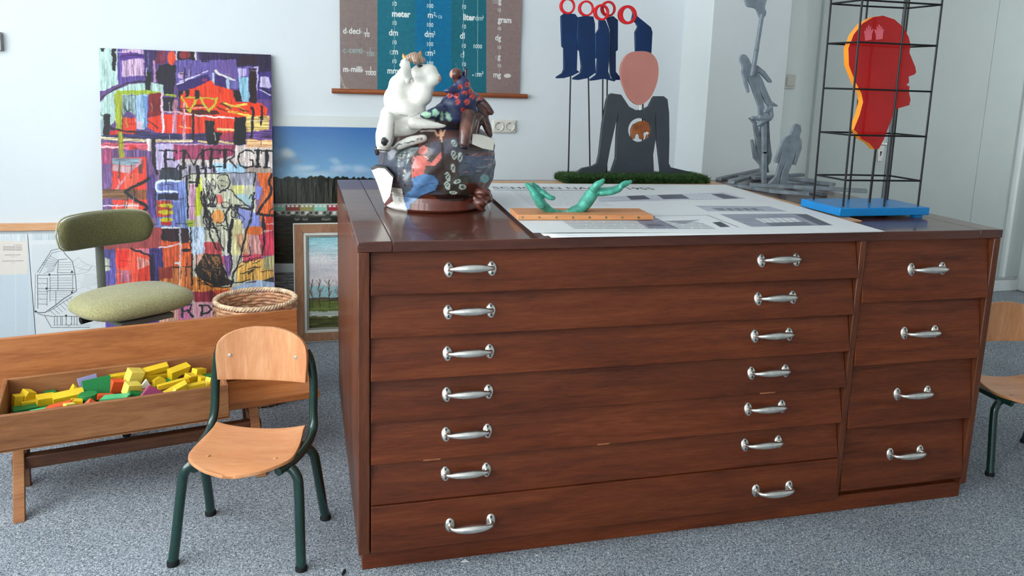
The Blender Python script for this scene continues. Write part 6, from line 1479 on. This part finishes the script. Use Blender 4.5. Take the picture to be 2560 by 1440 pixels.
lump('robe', [('b', 790, 420, .455, (100*g, 110*g, 80*g)), ('b', 800, 340, .455, (66*g, 60*g, 62*g)), ('b', 760, 500, .445, (130*g, 80*g, 82*g)), ('b', 850, 470, .455, (80*g, 100*g, 76*g)), ('b', 850, 560, .45, (84*g, 60*g, 76*g)), ('b', 700, 550, .44, (120*g, 62*g, 70*g)), ('c', [(640, 560, .43), (560, 580, .42), (490, 590, .42)], [56*g, 44*g, 22*g]), ('b', 720, 610, .43, (110*g, 60*g, 60*g)),
 ('c', [(740, 390, .42), (700, 395, .41), (668, 398, .41)], [34*g, 28*g, 16*g]), ('b', 690, 660, .44, (120*g, 50*g, 60*g)), ('c', [(880, 430, .45), (930, 455, .45), (950, 475, .45)], [26*g, 24*g, 18*g])], .0042, MAT['glaze'], flatcol((34, 46, 84), 60, .07), robe_ops)
lump('head', [('b', 752, 265, .45, (46*g, 50*g, 46*g)), ('b', 722, 270, .45, (22*g, 40*g, 32*g)), ('c', [(755, 290, .452), (765, 325, .453)], [30*g, 34*g])], .003, MAT['glaze'], flatcol((84, 44, 36), 120, .12), [('p', [(700, 235), (724, 225), (722, 300), (706, 302), (698, 275)], (206, 150, 124))])
lump('raised_collar', [('c', [(830, 235, .46), (828, 270, .46), (826, 320, .46)], [20*g, 22*g, 24*g], .7), ('c', [(808, 250, .46), (808, 300, .46)], [10*g, 12*g])], .003, MAT['glaze'], flatcol((30, 38, 66)))
lump('trouser_leg', [('c', [(850, 600, .41), (830, 700, .375), (815, 810, .362)], [62*g, 52*g, 42*g]), ('b', 880, 640, .44, (64*g, 60*g, 50*g)), ('b', 910, 600, .45, (60*g, 70*g, 50*g)), ('c', [(900, 640, .42), (880, 760, .39)], [40*g, 30*g])], .004, MAT['glaze'], flatcol((86, 54, 46), 90, .14))
lump('shoe', [('c', [(800, 838, .352), (830, 838, .355)], [18*g, 22*g])], .003, MAT['glaze'], flatcol((22, 22, 26)))
lump('bark_arm', [('c', [(945, 470, .46), (990, 520, .455), (1028, 568, .45)], [30*g, 30*g, 24*g]), ('c', [(965, 500, .47), (970, 600, .46), (1000, 690, .455), (1020, 745, .45)], [34*g, 36*g, 34*g, 22*g]), ('c', [(920, 520, .46), (915, 640, .455), (900, 740, .45)], [38*g, 34*g, 30*g])], .004, MAT['glaze'], lambda co: np.array([[74, 44, 40]])*(1+.25*np.sin(co[:, 2:]*420+co[:, :1]*200)))
# the white block and shards let into the wall
def slab3(name, pts, yy, th, mat, off=C3):
    bm = bmesh.new(); prism(bm, [cp(x, y, d) for (x, y), d in zip(pts, yy)], (0, th, 0)); return obj(name, bm, mat, cer, world=True, bevel=.002)
MAT['clayplain'] = plain('white_glaze', (226, 222, 210), .35, .5, var=.04, bmp=.1)
MAT['clayedge'] = plain('dark_clay_edge', (52, 44, 44), .4, .5, var=.1)
slab3('white_block', [(880, 735), (960, 745), (1055, 775), (1045, 868), (960, 850), (876, 815)], [.375, .38, .40, .40, .375, .365], .06, MAT['clayplain'])
slab3('shard', [(92, 1018), (140, 1000), (195, 1005), (262, 1075), (250, 1135), (236, 1225), (192, 1285), (140, 1130)], [.475, .46, .44, .415, .405, .405, .42, .45], .04, MAT['clayplain'])
slab3('shard_edge', [(90, 1010), (130, 985), (205, 992), (270, 1066), (262, 1080), (195, 1006), (140, 1001), (94, 1022)], [.474, .459, .438, .412, .413, .438, .459, .474], .04, MAT['clayedge'])
lump('dark_lug', [('c', [(130, 850, .45), (135, 890, .45)], [20*g, 18*g])], .003, MAT['glaze'], flatcol((44, 40, 44)))
lump('brown_lump', [('b', 960, 1190, .40, (66*g, 60*g, 40*g)), ('b', 940, 1270, .385, (58*g, 62*g, 40*g)), ('b', 990, 1230, .42, (46*g, 90*g, 50*g)), ('c', [(900, 1240, .378), (930, 1310, .375), (970, 1330, .385)], [22*g, 20*g, 18*g])], .0035, MAT['glaze'], lambda co: np.array([[92, 50, 40]])*(1+.25*np.sin(co[:, 2:]*380+co[:, :1]*300)), it=1)
lump('shell_chip', [('c', [(1010, 1290, .45), (1020, 1320, .45)], [16*g, 12*g])], .003, MAT['whiteclay'], white)

# ================================================================ scraps on the carpet
for x, y, sz, lab in ((1162, 1405, .011, 'larger white paper scrap on the carpet in front of the chest'), (1341, 1390, .004, 'tiny white paper crumb on the carpet by the plinth')):
    P = pz(x, y, 0); bm = bmesh.new(); prism(bm, [(P[0]-sz, P[1], .001), (P[0]+sz, P[1]-sz*.4, .001), (P[0]+sz*.2, P[1]+sz, .001)], (0, 0, .0015))
    tag(obj('paper_scrap', bm, MAT['paper'], smooth=False), lab, 'paper scrap')
P = pz(860, 1434, 0); bm = bmesh.new(); capsule(bm, [(P[0]-.004, P[1]-.008, .004), (P[0]+.002, P[1]+.008, .004)], [.004, .004])
tag(obj('black_pellet', fuse(bm, .0015, 1), MAT['rubber']), 'little black rubber bit lying on the carpet left of the plinth', 'debris')
